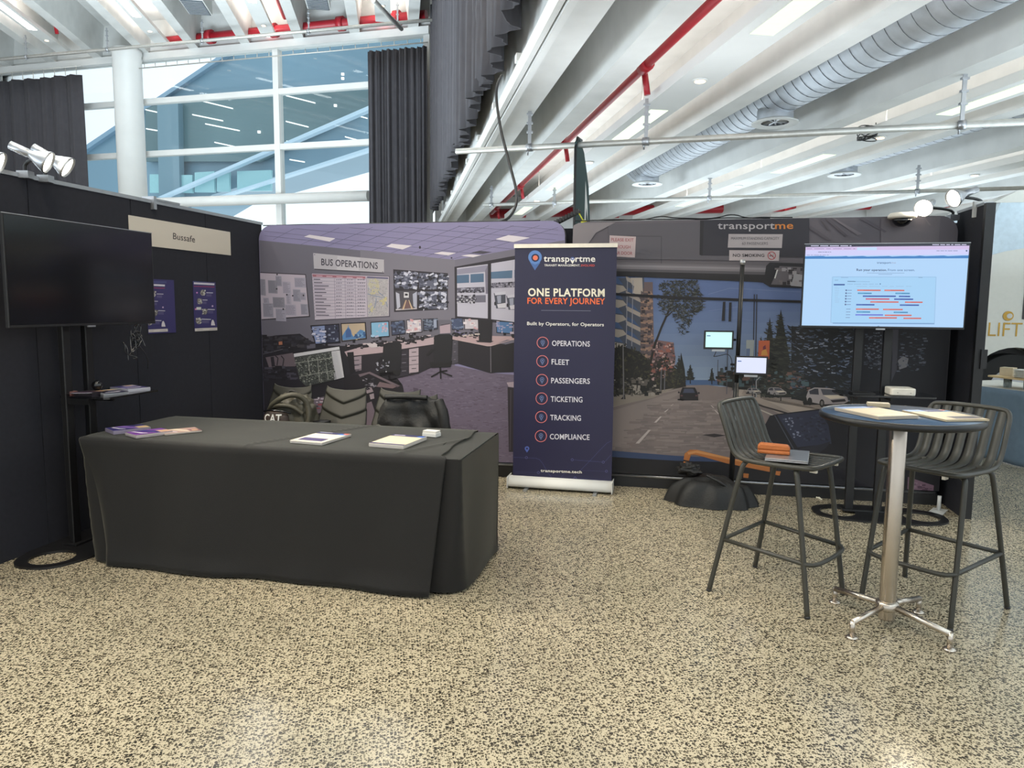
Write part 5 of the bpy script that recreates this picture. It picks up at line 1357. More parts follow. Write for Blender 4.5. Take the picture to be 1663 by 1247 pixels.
# ------------------------------------------------------------ the draped table
TX0, TX1, TY0, TY1, TZ = -3.385, -1.06, 3.585, 4.43, 0.742
o = thing('folding_table', 'long folding table hidden under the black cloths', 'table', bp((TX0 + TX1) / 2, (TY0 + TY1) / 2, 0), RB)
hx, hy = (TX1 - TX0) / 2 - 0.02, (TY1 - TY0) / 2 - 0.02
m = MB(); m.box(-hx, hx, -hy, hy, TZ - 0.035, TZ - 0.004); m.build('tabletop', mat('grey_laminate', (150, 150, 148), 0.5), o)
for sx in (-1, 1):
    for sy in (-1, 1):
        m = MB(); m.tube([(sx * (hx - 0.25), sy * (hy - 0.08), 0.0), (sx * (hx - 0.25), sy * (hy - 0.08), TZ - 0.03)], 0.016, 8); m.build('leg', alu, o)
def cloth(nm, label, x0, x1, y0, y1, zt_, hem, seed, amp, flare, skip_right=False):
    """one closed cloth: flat top, rounded corners and a falling skirt"""
    m = MB(); N = 520; cx, cy = (x0 + x1) / 2, (y0 + y1) / 2
    per = 2 * ((x1 - x0) + (y1 - y0))
    def outl(t, r):
        q = rr_cache.setdefault(round(r, 3), rrect(x0, x1, y0, y1, r, 10))
        # walk by arc length
        key = ('L', round(r, 3))
        if key not in rr_cache:
            ls = [0]
            for i in range(len(q)):
                a_, b_ = q[i], q[(i + 1) % len(q)]; ls.append(ls[-1] + math.hypot(b_[0] - a_[0], b_[1] - a_[1]))
            rr_cache[key] = ls
        ls = rr_cache[key]; d = (t % 1.0) * ls[-1]
        lo = 0
        for i in range(len(q)):
            if ls[i + 1] >= d: lo = i; break
        f = (d - ls[lo]) / max(1e-6, ls[lo + 1] - ls[lo]); a_, b_ = q[lo], q[(lo + 1) % len(q)]
        p = (a_[0] + (b_[0] - a_[0]) * f, a_[1] + (b_[1] - a_[1]) * f)
        n_ = (b_[1] - a_[1], -(b_[0] - a_[0])); L_ = math.hypot(*n_) or 1
        return p, (n_[0] / L_, n_[1] / L_)
    rr_cache = {}
    rows = 22
    def fn(a, b):
        r_ = 0.012 + 0.10 * b ** 1.5
        p, n_ = outl(a, round(r_, 2) if r_ > 0.015 else 0.012)
        s_ = a * per
        wv = (sin(s_ * 5.1 + seed) * 0.5 + sin(s_ * 11.3 + 2 * seed) * 0.25 + 0.5 * mnoise.noise(Vector((s_ * 3.1, b * 1.2, seed)))) * amp * b ** 0.8
        off = 0.004 + flare * b + wv + 0.02 * max(0, b - 0.9) * 10 * mnoise.noise(Vector((s_ * 4, 0, seed + 3)))
        z = zt_ * (1 - b) + hem * b + (0.012 * sin(s_ * 2.3 + seed) * b if hem > 0.02 else 0.006 * b)
        return Vector((p[0] + n_[0] * off, p[1] + n_[1] * off, max(0.006, z)))
    m.grid(fn, N, rows)
    NX, NY = 90, 40
    def top(a, b):
        x = x0 + 0.004 + (x1 - x0 - 0.008) * a; y = y0 + 0.004 + (y1 - y0 - 0.008) * b
        ed = min(1, min(a, 1 - a, b, 1 - b) * 12)
        return Vector((x, y, zt_ + 0.001 + ed * 0.003 * (1 + mnoise.noise(Vector((x * 3 + seed, y * 5, 1))))))
    m.grid(top, NX, NY)
    return tag(m.build(nm, black_cloth, loc=U * 0, rz=RB), label, 'tablecloth')
cloth('tablecloth', 'black cloth reaching the floor around the long table, seen at its right end', TX0, TX1, TY0, TY1, TZ, 0.008, 1.7, 0.020, 0.014)
# the second cloth, laid over most of the table, its edge showing at right
m = MB()
XA, XB = TX0 - 0.01, -1.185
yf = TY0 - 0.018; zT = TZ + 0.010
prof = [(TY1 + 0.012, 0.3), (TY1 + 0.012, zT - 0.03), (TY1 + 0.0, zT)] + [(TY1 - 0.84 * k / 24, zT) for k in range(1, 24)] + [(yf + 0.012, zT), (yf, zT - 0.012)] + [(yf - 0.030 * (k / 22) ** 1.1, (zT - 0.012) * (1 - k / 22) + 0.010 * (k / 22)) for k in range(1, 23)]
NPF = len(prof) - 1
def over(a, b):
    i = min(NPF - 1, int(b * NPF + 1e-6)); f = b * NPF - i
    y = prof[i][0] * (1 - f) + prof[i + 1][0] * f; z = prof[i][1] * (1 - f) + prof[i + 1][1] * f
    x = XA + (XB - XA) * a
    d = max(0, min(1, (zT - z) / zT))
    front = y < TY0
    if front:
        wv = 0.022 * (sin(x * 4.3 + 0.6) * 0.6 + 0.5 * mnoise.noise(Vector((x * 4, d, 5))) + 0.35 * sin(x * 9.1)) * d ** 0.8
        lump = 0.03 * max(0, d - 0.85) / 0.15 * (0.5 + mnoise.noise(Vector((x * 3, 0, 2))))
        y -= wv + lump
        if a < 0.09:
            kk = 1 - a / 0.09; x += 0.13 * kk * d; y += 0.10 * kk * kk * d
        if a > 0.9: x += 0.05 * (a - 0.9) * 10 * (1 - d) - 0.03 * d * (a - 0.9) * 10
    else:
        z += 0.003 * (1 + mnoise.noise(Vector((x * 3.5 - y, y * 4.5 + x * 2, 7)))) * (1 if TY0 + 0.05 < y < TY1 - 0.05 else 0.2)
        r1 = abs((x + 2.33) - (y - 3.6) * 0.55); z += 0.010 * max(0, 1 - r1 / 0.02)
        r2 = abs((x + 1.42) - (y - 3.6) * 0.5); z += 0.008 * max(0, 1 - r2 / 0.03)
        if a > 0.97: x += 0.012 * sin(y * 14)
    return Vector((x, y, z))
m.grid(over, 300, NPF)
tag(m.build('tablecloth', black_cloth, rz=RB, solid=0.003), 'second black cloth laid over most of the long table, edge near the right corner', 'tablecloth')

# ------------------------------------------------------------ printed matter
def sheets(name, label, cat, u, v, z, rz, w_, h_, th, paint, body=(214, 208, 200), group=None, skew=0.0):
    """a stack of paper of the given footprint; paint(a) draws on the top face in millimetres from its centre"""
    m = MB(); m.col = rgb(body); m.box(-w_ / 2, w_ / 2, -h_ / 2, h_ / 2, 0, th)
    n_ = max(1, int(th / 0.004))
    for k in range(n_):
        m.col = rgb(tuple(int(c * (0.86 if k % 2 else 0.97)) for c in body)); zz = th * k / n_
        e = 0.0006 + 0.0008 * ((k * 7) % 3)
        m.box(-w_ / 2 - e, w_ / 2 + e, -h_ / 2 - e, h_ / 2 + e, zz + 0.0004, zz + th / n_ * 0.8 - 0.0003)
    class A2:
        def poly(s, col, pts, l_=1):
            m.col = rgb(col); m.add([(p[0] / 1000, p[1] / 1000, th + 0.0008 + 0.0003 * l_) for p in pts], [tuple(range(len(pts)))], False)
        def rect(s, col, x0, y0, x1, y1, l_=1): s.poly(col, [(x0, y0), (x1, y0), (x1, y1), (x0, y1)], l_)
    paint(A2())
    o = m.build(name, paper_m, loc=bp(u, v, z), rz=RB + rz)
    return tag(o, label, cat, group)
navy = (40, 36, 84)
def bro1(a):      # A4, navy head with blue and red corner
    a.rect((226, 216, 196), -105, -148, 105, 148); a.rect(navy, -105, 92, 105, 148, 2); a.rect((206, 204, 214), -95, 128, -10, 138, 3)
    a.poly((60, 130, 210), [(40, 92), (105, 92), (105, 130), (60, 118)], 3); a.poly((214, 110, 90), [(80, 108), (105, 104), (105, 146), (72, 138)], 4); a.rect((70, 60, 108), -80, -120, 82, -40, 3)
    for k in range(4): a.rect((110, 100, 140), -70, -60 - k * 14, 60 - 10 * (k % 2), -56 - k * 14, 4)
def bro2(a):
    a.rect((222, 206, 176), -105, -148, 105, 148); a.rect(navy, -105, 96, 105, 148, 2); a.rect((200, 190, 204), -90, 116, -20, 132, 3); a.poly((60, 110, 200), [(60, 96), (105, 96), (105, 140), (70, 128)], 3); a.rect((70, 60, 100), -105, -148, 105, -124, 2)
def bro3(a):
    a.rect((226, 206, 170), -105, -148, 105, 148); a.rect((150, 170, 210), -105, 96, 60, 148, 2); a.rect((60, 60, 110), 60, 100, 105, 148, 2); a.rect((180, 170, 170), -80, -70, 60, -66, 3)
def bro4(a):
    a.rect((224, 204, 170), -105, -148, 105, 148); a.rect((60, 66, 116), -20, 80, 80, 148, 2); a.rect((150, 180, 220), -105, 96, -20, 148, 2); a.poly((100, 150, 200), [(50, 84), (105, 84), (105, 120)], 3); a.poly((206, 60, 60), [(70, 120), (105, 118), (105, 142)], 4); a.rect((90, 84, 90), -40, -128, 95, -60, 3)
def magz(c1, c2, c3):
    def f(a):
        a.rect(c1, -74, -105, 74, 105); a.poly(c2, [(-74, -60), (0, -20), (74, 30), (74, 80), (-10, 30), (-74, 0)], 2); a.poly((206, 200, 214), [(-60, -80), (30, -60), (60, -30), (40, -30), (0, -50), (-60, -64)], 3); a.poly(c3, [(-10, 40), (70, 40), (74, 104), (0, 104)], 3); a.poly((196, 160, 120), [(10, 60), (50, 56), (56, 90), (20, 94)], 4)
    return f
ztab = TZ + 0.0175
sheets('brochure_stack', 'brochures with a blue and red corner, left of the pair on the long table', 'brochure', -1.985, 3.85, ztab, R(-7), 0.21, 0.30, 0.014, bro1)
sheets('brochure_stack', 'brochures with a cream cover beside the white card box on the long table', 'brochure', -1.51, 3.86, ztab, R(-6), 0.21, 0.30, 0.02, bro2)
o = thing('card_box', 'small white box of business cards at the back of the long table', 'box', bp(-1.40, 4.12, ztab), RB + R(-12))
m = MB(); m.box(-0.048, 0.048, -0.03, 0.03, 0, 0.022); m.build('tray', white_paint, o, bevel=0.002)
m = MB()
m.col = rgb((226, 222, 214))
for k in range(6): m.box(-0.045 + 0.0005 * (k % 2), 0.045, -0.0275, 0.0275, 0.0225 + k * 0.0022, 0.0243 + k * 0.0022)
m.build('cards', paper_m, o)
sheets('brochure_stack', 'stack of dark blue booklets at the left end of the long table, nearest the corner', 'booklet', -3.25, 3.80, ztab, R(-32), 0.15, 0.21, 0.022, magz((46, 40, 96), (120, 90, 160), (190, 170, 130)), (150, 140, 160))
sheets('brochure_stack', 'stack of purple and blue booklets right of the corner stack on the long table', 'booklet', -3.045, 3.73, ztab, R(-28), 0.15, 0.21, 0.018, magz((110, 60, 140), (60, 50, 120), (200, 160, 140)), (190, 180, 180))
sheets('brochure_stack', 'loose flyers with pale pictures behind the purple booklets on the long table', 'booklet', -2.93, 3.86, ztab, R(-38), 0.15, 0.21, 0.008, magz((170, 140, 130), (206, 190, 170), (120, 80, 90)), (200, 190, 180))
zs = 0.966
sheets('booklet', 'glossy booklet at the right corner of the shelf under the dark television', 'booklet', -3.50, 4.13, zs, R(70), 0.15, 0.21, 0.022, magz((54, 48, 96), (110, 104, 150), (170, 160, 170)), (186, 186, 196))
sheets('booklet', 'booklet lying in the middle of the shelf under the dark television', 'booklet', -3.50, 3.95, zs, R(64), 0.15, 0.19, 0.014, magz((36, 34, 60), (90, 90, 110), (160, 150, 140)), (176, 176, 180))
sheets('booklet', 'dark booklet at the near corner of the shelf under the dark television', 'booklet', -3.555, 3.83, zs, R(5), 0.12, 0.085, 0.020, magz((30, 26, 34), (60, 40, 60), (90, 70, 60)), (60, 52, 60))
sheets('small_box', 'small pinkish box at the left end of the shelf under the dark television', 'box', -3.675, 3.815, zs, R(0), 0.07, 0.05, 0.024, lambda a: a.rect((150, 110, 104), -35, -25, 35, 25), (150, 104, 98))
o = thing('ball_speaker', 'small black ball-shaped device on the shelf under the dark television', 'device', bp(-3.57, 3.925, zs + 0.001), RB)
m = MB(); m.ball((0, 0, 0.052), 0.032); m.build('ball', screen_black, o)
m = MB(); m.lathe([(0.026, 0), (0.026, 0.012), (0.012, 0.026)], 20); m.build('foot', black_plastic, o)

# ------------------------------------------------------------ moulded chairs behind the table
def make_chair(label):
    o = thing('stacking_chair', label, 'chair', (0, 0, 0), 0, 'grey chairs behind the long table')
    def back(a, b):
        z = 0.44 + 0.44 * b
        wd = 0.225 - 0.055 * b ** 1.3
        x = (a * 2 - 1)
        sv = (z - abs(x) * 0.06) / 0.115 + 0.2
        saw = sv - math.floor(sv); saw = saw if saw < 0.86 else (1 - saw) / 0.14 * 0.86
        y = 0.18 + 0.13 * b - 0.03 * (1 - x * x) * (1 - b * 0.3) - 0.014 * (1 - saw) - 0.045 * (1 - b) ** 6
        topc = 0.012 * (1 - abs(x)) * b - 0.018 * abs(x) ** 6
        return Vector((x * wd, y, z - topc * b * 1.0 ))
    m = MB(); m.grid(lambda a, b: back(a, b), 32, 64); m.build('backrest', chair_plastic, o, solid=0.010)
    def seat(a, b):
        x = a * 2 - 1; y = -0.24 + 0.42 * b
        wd = 0.215 - 0.02 * (1 - b) ** 3
        z = 0.455 - 0.02 * (1 - x * x) - 0.03 * max(0, (0.12 - b) / 0.12) ** 2 + 0.01 * b
        return Vector((x * wd, y, z))
    m = MB(); m.grid(seat, 24, 28); m.build('seat', chair_plastic, o, solid=0.012)
    for sx in (-1, 1):
        for (yt, yb) in ((-0.16, -0.23), (0.12, 0.25)):
            m = MB(); m.tube(chaikin([(sx * 0.12, 0, 0.428), (sx * 0.18, yt, 0.425), (sx * 0.20, yb * 0.8 + yt * .2, 0.36), (sx * 0.235, yb, 0.0)], 2), 0.011, 8); m.build('leg', black_metal, o)
    m = MB(); m.box(-0.12, 0.12, -0.1, 0.1, 0.42, 0.434); m.build('seat_support', black_metal, o)
    return o
ch = make_chair('grey moulded chair with a backpack on it, leftmost of the three facing the table')
def seat_at(px, py, zt_, v):      # chair whose back top shows at this pixel
    return bk(px, py, v)[0]
V1 = 5.32
ch.location = bp(seat_at(470, 620, .88, V1), V1 - 0.28); ch.rotation_euler = (0, 0, RB + R(-4))
dup(ch, bp(seat_at(560, 624, .88, V1), V1 - 0.30), RB + R(-3), 'grey moulded chair with an empty seat, middle of the three facing the table')
dup(ch, bp(seat_at(646, 629, .88, V1), V1 - 0.32), RB + R(-6), 'grey moulded chair behind the one with the jacket, rightmost of the three')
jx = bk(676, 668, 5.0)[0]
c4 = dup(ch, bp(jx, 4.73), RB + R(4), 'grey chair close to the table with a black jacket over its back')
# jacket over the fourth chair
def jacket(a, b):
    s_ = a * 2 - 1
    # profile across the top of the backrest: front hang, over the top, rear hang
    t = b * 2 - 1
    zt_ = 0.868 - 0.02 * abs(s_) ** 2 - 0.06 * max(0, abs(s_) - 0.8) / 0.2
    hang = 0.32
    y = 0.27 + 0.045 * math.tanh(t * 5) + 0.03 * t
    z = zt_ - hang * max(0, abs(t) - 0.12) ** 1.05
    wd = 0.235 + 0.05 * abs(t)
    n_ = mnoise.noise(Vector((s_ * 3, t * 3, 3))) * 0.022 + 0.012 * sin(s_ * 9 + t * 4)
    return Vector((s_ * wd, y + n_ * (0.4 + abs(t)), z + 0.012 * mnoise.noise(Vector((s_ * 4, t, 9)))))
m = MB(); m.grid(jacket, 60, 50)
o = thing('jacket', 'black jacket draped over the back of the chair nearest the table', 'jacket', c4.location, RB + R(4))
m.build('jacket_body', bag_fab, o, solid=0.012)
m = MB(); m.tube(chaikin([(0.20, 0.22, 0.86), (0.24, 0.19, 0.78), (0.26, 0.18, 0.66), (0.25, 0.2, 0.55)], 2), 0.035, 12, radii=None); m.build('sleeve', bag_fab, o)
m = MB(); m.tube(chaikin([(-0.2, 0.22, 0.875), (-0.05, 0.20, 0.885), (0.12, 0.205, 0.88)], 2), 0.018, 10); m.build('collar', bag_fab, o)

def lump(c, r, sc, amp, seed, nu=40, nv=26, flat=None):
    c = Vector(c)
    def fn(a, b):
        d = Vector((sin(pi * b) * cos(2 * pi * a), sin(pi * b) * sin(2 * pi * a), cos(pi * b)))
        k = 1 + amp * mnoise.noise(d * 2.1 + Vector((seed, 0, 0))) + amp * 0.6 * mnoise.noise(d * 5 + Vector((0, seed, 0)))
        p = c + Vector((d.x * sc[0], d.y * sc[1], d.z * sc[2])) * r * k
        if flat is not None: p.z = max(p.z, flat)
        return p
    return MB().grid(fn, nu, nv)
# backpack on the first chair
x_, y_, z_ = bk(466, 668, 4.92)
o = thing('backpack', 'olive black backpack standing on the leftmost chair', 'bag', bp(x_, 4.99, 0), RB + R(4))
def pack(a, b):
    t = 2 * pi * a; ph = pi * b
    d = Vector((sin(ph) * cos(t), sin(ph) * sin(t), cos(ph)))
    e = Vector((math.copysign(abs(d.x) ** 0.75, d.x), math.copysign(abs(d.y) ** 0.75, d.y), math.copysign(abs(d.z) ** 0.8, d.z)))
    k = 1 + 0.16 * mnoise.noise(d * 2.3 + Vector((3.3, 0, 0))) + 0.10 * mnoise.noise(d * 6) + 0.035 * sin(14 * d.x + 6 * d.z)
    return Vector((0.01 + e.x * 0.17 * k, e.y * 0.11 * k, 0.665 + e.z * 0.20 * k))
m = MB(); m.grid(pack, 80, 50); m.build('main_bag', bag_olive, o)
def pocket(a, b):
    t = 2 * pi * a; ph = pi * b
    d = Vector((sin(ph) * cos(t), sin(ph) * sin(t), cos(ph)))
    k = 1 + 0.05 * mnoise.noise(d * 3)
    return Vector((-0.07 + math.copysign(abs(d.x) ** 0.7, d.x) * 0.105 * k, -0.10 + d.y * 0.06 * k, 0.665 + math.copysign(abs(d.z) ** 0.7, d.z) * 0.085 * k))
m = MB(); m.grid(pocket, 50, 30); m.build('front_pocket', bag_brown, o)
m = MB(); m.tube(chaikin([(-0.15, -0.06, 0.74), (-0.09, -0.13, 0.80), (0.0, -0.14, 0.86), (0.09, -0.11, 0.88), (0.155, -0.06, 0.82), (0.175, -0.07, 0.70), (0.15, -0.08, 0.62)], 3), 0.021, 10); m.build('shoulder_strap', bag_olive, o)
m = MB(); m.tube(chaikin([(-0.12, -0.10, 0.77), (-0.03, -0.145, 0.80), (0.07, -0.13, 0.79), (0.13, -0.10, 0.73)], 3), 0.016, 10); m.build('shoulder_strap', bag_olive, o)
m = MB(); m.tube(chaikin([(-0.16, -0.12, 0.745), (-0.09, -0.165, 0.76), (0.0, -0.155, 0.755), (0.05, -0.12, 0.735)], 3), 0.007, 8); m.build('zip', screen_black, o)
m = MB(); m.tube(chaikin([(-0.02, -0.02, 0.855), (0.0, -0.02, 0.895), (0.05, -0.02, 0.885), (0.06, -0.02, 0.85)], 2), 0.009, 8); m.build('grab_loop', bag_fab, o)
vs, fs, a0, a1, b0, b1 = text_geo('CAT', 0.03, 0.12)
m = MB(); m.add([(-0.14 + (q[0] - a0) / (a1 - a0) * 0.135, -0.169 + 0.05 * abs((q[0] - a0) / (a1 - a0) - 0.5) ** 2, 0.672 + q[1] * 0.085) for q in vs], fs, False); m.build('bag_mark', white_print, o)
x_, y_, z_ = bk(516, 672, 4.98)
m = MB(); m.prism(rrect(-0.065, 0.065, -0.05, 0.05, 0.02, 4), 0.475, 0.66)
o = thing('shoulder_bag', 'small black bag between the backpack and the middle chair', 'bag', bp(x_, 5.02, 0), RB)
m.build('bag_body', bag_fab, o, bevel=0.012)
m = MB(); m.prism(rrect(-0.068, 0.068, -0.053, 0.053, 0.02, 4), 0.645, 0.665); m.build('flap', black_plastic, o, bevel=0.004)
m = MB(); m.box(-0.12, 0.12, -0.1, 0.1, 0.452, 0.475); m.build('bag_bottom', bag_fab, o)

# ------------------------------------------------------------ bag, floor pole with two tablets
pu, pv = 0.525, 6.0
o = thing('tablet_stand', 'thin black floor pole carrying two lit tablets in front of the street picture', 'stand', bp(pu, pv), RB)
top = bk(1206, 424, pv); bot = fl(1188, 800, 0.0)
tx = bk(1206, 424, pv)[0] - pu; bx_ = bk(1187, 790, pv)[0] - pu
m = MB(); m.tube([(bx_, 0, 0.02), (tx * .5 + bx_ * .5, 0, top[2] * .5)], 0.021, 12); m.tube([(tx * .5 + bx_ * .5, 0, top[2] * .5 - 0.02), (tx, 0, top[2])], 0.017, 12); m.build('pole', black_metal, o)
m = MB(); m.tube([(bx_ * .7 + tx * .3, 0, top[2] * .33), (bx_ * .66 + tx * .34, 0, top[2] * .36)], 0.028, 12); m.build('collar', alu, o)
m = MB(); m.tube([(tx * 0.97, 0, top[2] - 0.03), (tx, 0, top[2] + 0.012)], 0.022, 12); m.build('collar', alu, o)
m = MB(); m.lathe([(0.16, 0), (0.16, 0.015), (0.03, 0.03)], 32, (bx_, 0, 0)); m.build('foot_plate', black_metal, o)
def tablet(cx, cy, wpx, hpx, yaw, colr, label, sgn):
    c = bk(cx, cy, pv - 0.05)
    w_ = wpx / F * 6.0; h_ = hpx / F * 6.0
    t = thing('tablet_computer', label, 'tablet', bp(c[0], c[1], c[2]), RB + yaw)
    m = MB(); m.box(-w_ / 2, w_ / 2, -0.006, 0.006, -h_ / 2, h_ / 2); m.build('casing', black_plastic, t, bevel=0.003)
    m = MB(); m.col = rgb(colr); m.box(-w_ / 2 + 0.014, w_ / 2 - 0.014, -0.0075, -0.0055, -h_ / 2 + 0.016, h_ / 2 - 0.012)
    m.col = rgb((60, 100, 160)); m.box(-w_ / 2 + 0.022, -w_ / 2 + 0.05, -0.0085, -0.007, h_ / 2 - 0.045, h_ / 2 - 0.038)
    m.build('screen', screen_m, t)
    m = MB(); m.box(-0.05, 0.05, -0.012, 0.012, -h_ / 2 - 0.016, -h_ / 2 + 0.0); m.build('holder', alu, t)
    m = MB(); m.tube([(0, 0.02, 0), (sgn * w_ * 0.62, 0.055, 0.0)], 0.009, 8); m.box(-0.03, 0.03, 0.006, 0.022, -0.03, 0.03); m.build('mount_arm', black_metal, t)
    return t
tablet(1167, 552, 45, 29, R(6), (206, 255, 250), 'tablet with a pale green-white screen, upper left of the pole', 1)
tablet(1220, 593.5, 49, 29, R(-4), (222, 228, 255), 'tablet with a pale violet screen, lower right of the pole', -1)
m = MB(); q = [bk(x, y, pv) for x, y in ((1164, 567), (1160, 577), (1158, 579), (1170, 577), (1180, 574), (1186, 578), (1189, 588), (1189, 610))]
m.tube(chaikin([(p[0] - pu, -0.02, p[2]) for p in q], 2), 0.003, 6)
tag(m.build('charging_cable', black_plastic, loc=bp(pu, pv), rz=RB), 'thin dark cable looping from the upper tablet to the pole', 'cable')
# black cloth bag slumped at the foot of the pole
def sack(a, b):
    t = 2 * pi * a
    r_ = sin(pi * min(1, b * 0.5 + 0.0)) if b < 1 else 1
    # b: 0 top -> 1 floor edge
    k = 1 + 0.20 * mnoise.noise(Vector((cos(t) * 1.5, sin(t) * 1.5, 2.2))) + 0.05 * sin(9 * t + 3 * b)
    rad = (b ** 0.62)
    x = 0.345 * rad * cos(t) * k; y = 0.21 * rad * sin(t) * k
    hgt = 0.20 * (1 - b ** 3.6) * (1.0 - 0.28 * max(-0.6, min(1, x * 3.2))) * (1 + 0.35 * mnoise.noise(Vector((x * 5, y * 5, 4.4)))) 
    fold_ = 0.022 * mnoise.noise(Vector((x * 12, y * 12, 1.5))) + 0.012 * sin(t * 7 + b * 6) * b
    return Vector((x, y, max(0.004, hgt + fold_ * (1 - b) ** 0.4)))
m = MB(); m.grid(sack, 110, 44)
sc_ = bp(0.355, 5.86)
o = thing('cloth_bag', 'slumped black cloth bag on the floor at the foot of the tablet pole', 'bag', sc_, RB + R(-4))
m.build('bag_body', bag_fab, o)
lump((-0.19, 0.02, 0.25), 0.075, (1.2, 0.8, 0.6), 0.5, 2.2).build('knotted_top', bag_fab, o)
m = MB(); m.tube(chaikin([(-0.05, -0.1, 0.24), (0.05, -0.13, 0.2), (0.12, -0.1, 0.15), (0.2, -0.12, 0.1)], 3), 0.012, 8); m.build('drawstring', black_plastic, o)

# ------------------------------------------------------------ bar stools
def make_stool(label):
    o = thing('bar_stool', label, 'stool', (0, 0, 0), 0, 'slatted metal bar stools')
    def side(sx):
        w0 = 0.205 * sx
        return [(w0, 0.215, 0.752), (w0, 0.06, 0.745), (w0, -0.10, 0.742), (w0 * 1.0, -0.165, 0.758), (w0, -0.20, 0.80), (w0 * 1.0, -0.245, 0.93), (w0 * 0.97, -0.285, 1.015)]
    L_ = side(1); Rr = side(-1)
    loop = [(-0.17, 0.245, 0.752), (0.17, 0.245, 0.752)] + L_ + [(0.16, -0.292, 1.035), (-0.16, -0.292, 1.035)] + Rr[::-1]
    m = MB(); m.tube(chaikin(loop, 2, True), 0.0125, 10, closed=True); m.build('frame', stool_paint, o)
    def sprof(t):
        P_ = [(0.24, 0.752), (0.16, 0.748), (0.06, 0.742), (-0.04, 0.738), (-0.11, 0.742), (-0.155, 0.758), (-0.185, 0.79), (-0.21, 0.85), (-0.245, 0.94), (-0.288, 1.03)]
        q = chaikin([(0, p[0], p[1]) for p in P_], 2)
        return q
    q = sprof(0)
    for i in range(7):
        x = -0.165 + 0.055 * i
        m = MB()
        vs = []; fs = []
        for j, p in enumerate(q):
            tg = (q[min(j + 1, len(q) - 1)] - q[max(j - 1, 0)]).normalized(); nn = Vector((0, -tg.z, tg.y))
            for dx in (-0.0215, 0.0215):
                for dn in (-0.0022, 0.0022): vs.append(Vector((x + dx, p.y, p.z)) + nn * dn)
        for j in range(len(q) - 1):
            b_ = j * 4; c_ = b_ + 4
            fs += [(b_, c_, c_ + 2, b_ + 2), (b_ + 1, b_ + 3, c_ + 3, c_ + 1), (b_, b_ + 1, c_ + 1, c_), (b_ + 2, c_ + 2, c_ + 3, b_ + 3)]
        fs += [(0, 2, 3, 1), (len(vs) - 4, len(vs) - 3, len(vs) - 1, len(vs) - 2)]
        m.add(vs, fs, True); m.build('slat', stool_paint, o)
    feet = {'fl': (-0.225, 0.265), 'fr': (0.225, 0.265), 'bl': (-0.265, -0.265), 'br': (0.265, -0.265)}
    def legpts(k):
        fx, fy = feet[k]; sx = math.copysign(1, fx); sy = math.copysign(1, fy)
        tp = (sx * 0.19, 0.15 if sy > 0 else -0.12)
        return [(sx * 0.12, tp[1], 0.738), (tp[0], tp[1] + 0.0, 0.736), (tp[0] + sx * 0.012, tp[1] + sy * 0.02, 0.69), (fx, fy, 0.0)]
    for k in feet:
        m = MB(); m.tube(chaikin(legpts(k), 2), 0.0135, 10)
        lg = m.build('leg', stool_paint, o)
        m = MB(); m.tube([(feet[k][0], feet[k][1], 0.0), (feet[k][0] * .995, feet[k][1] * .995, 0.012)], 0.0145, 10); m.build('foot_cap', black_plastic, lg)
    def at(k, z):
        fx, fy = feet[k]; sx = math.copysign(1, fx); sy = math.copysign(1, fy)
        tx_, ty_ = sx * 0.202, (0.15 if sy > 0 else -0.12) + sy * 0.02
        t = z / 0.69
        return Vector((fx + (tx_ - fx) * t, fy + (ty_ - fy) * t, z))
    ring = [at('bl', 0.30), at('fl', 0.27) + Vector((-0.0, 0.01, 0)), at('fl', 0.262) + Vector((0.05, 0.05, 0)), at('fr', 0.262) + Vector((-0.05, 0.05, 0)), at('fr', 0.27) + Vector((0, 0.01, 0)), at('br', 0.30)]
    m = MB(); m.tube([ring[0]] + list(chaikin(ring[1:-1], 2)) + [ring[-1]], 0.0115, 10); m.build('footrest', stool_paint, o)
    m = MB(); m.tube([at('bl', 0.30), at('br', 0.30)], 0.0115, 10); m.build('stretcher', stool_paint, o)
    for sx in (-1, 1):
        m = MB(); m.box(sx * 0.13 - 0.008, sx * 0.13 + 0.008, 0.20, 0.235, 0.722, 0.738); m.build('buffer', cream, o)
    return o
st = make_stool('bar stool on the left of the bar table, with a laptop on its seat')
st.location = bp(0.605, 4.065); st.rotation_euler = (0, 0, RB + R(-123))
st2 = dup(st, bp(1.375, 4.10), RB + R(137), 'bar stool behind the bar table on its right, nothing on its seat')
# laptop with the tan case on the left stool
def onstool(dx, dy, z):
    return st.location + Matrix.Rotation(RB + R(-123), 3, 'Z') @ Vector((dx, dy, z))
o = thing('laptop', 'closed silver laptop lying on the left bar stool', 'laptop', onstool(0.02, 0.03, 0.757), RB + R(-123 + 22))
m = MB(); m.box(-0.15, 0.15, -0.105, 0.105, 0.0, 0.009); m.build('laptop_base', alu, o, bevel=0.003)
m = MB(); m.box(-0.15, 0.15, -0.105, 0.105, 0.010, 0.016); m.build('laptop_lid', alu, o, bevel=0.003)
q = onstool(0.06, -0.03, 0.774)
o = thing('glasses_case', 'tan leather case lying on the silver laptop', 'case', q, RB + R(-8))
m = MB(); m.box(-0.082, 0.082, -0.028, 0.028, 0.0, 0.022); m.build('lower_half', leather_tan, o, bevel=0.008)
m = MB(); m.prism([(-0.082, 0.0225), (0.082, 0.0225), (0.082, 0.036), (0.07, 0.05), (-0.066, 0.054), (-0.08, 0.044)], -0.028, 0.028, 'y'); m.build('upper_half', leather_tan, o, bevel=0.006)

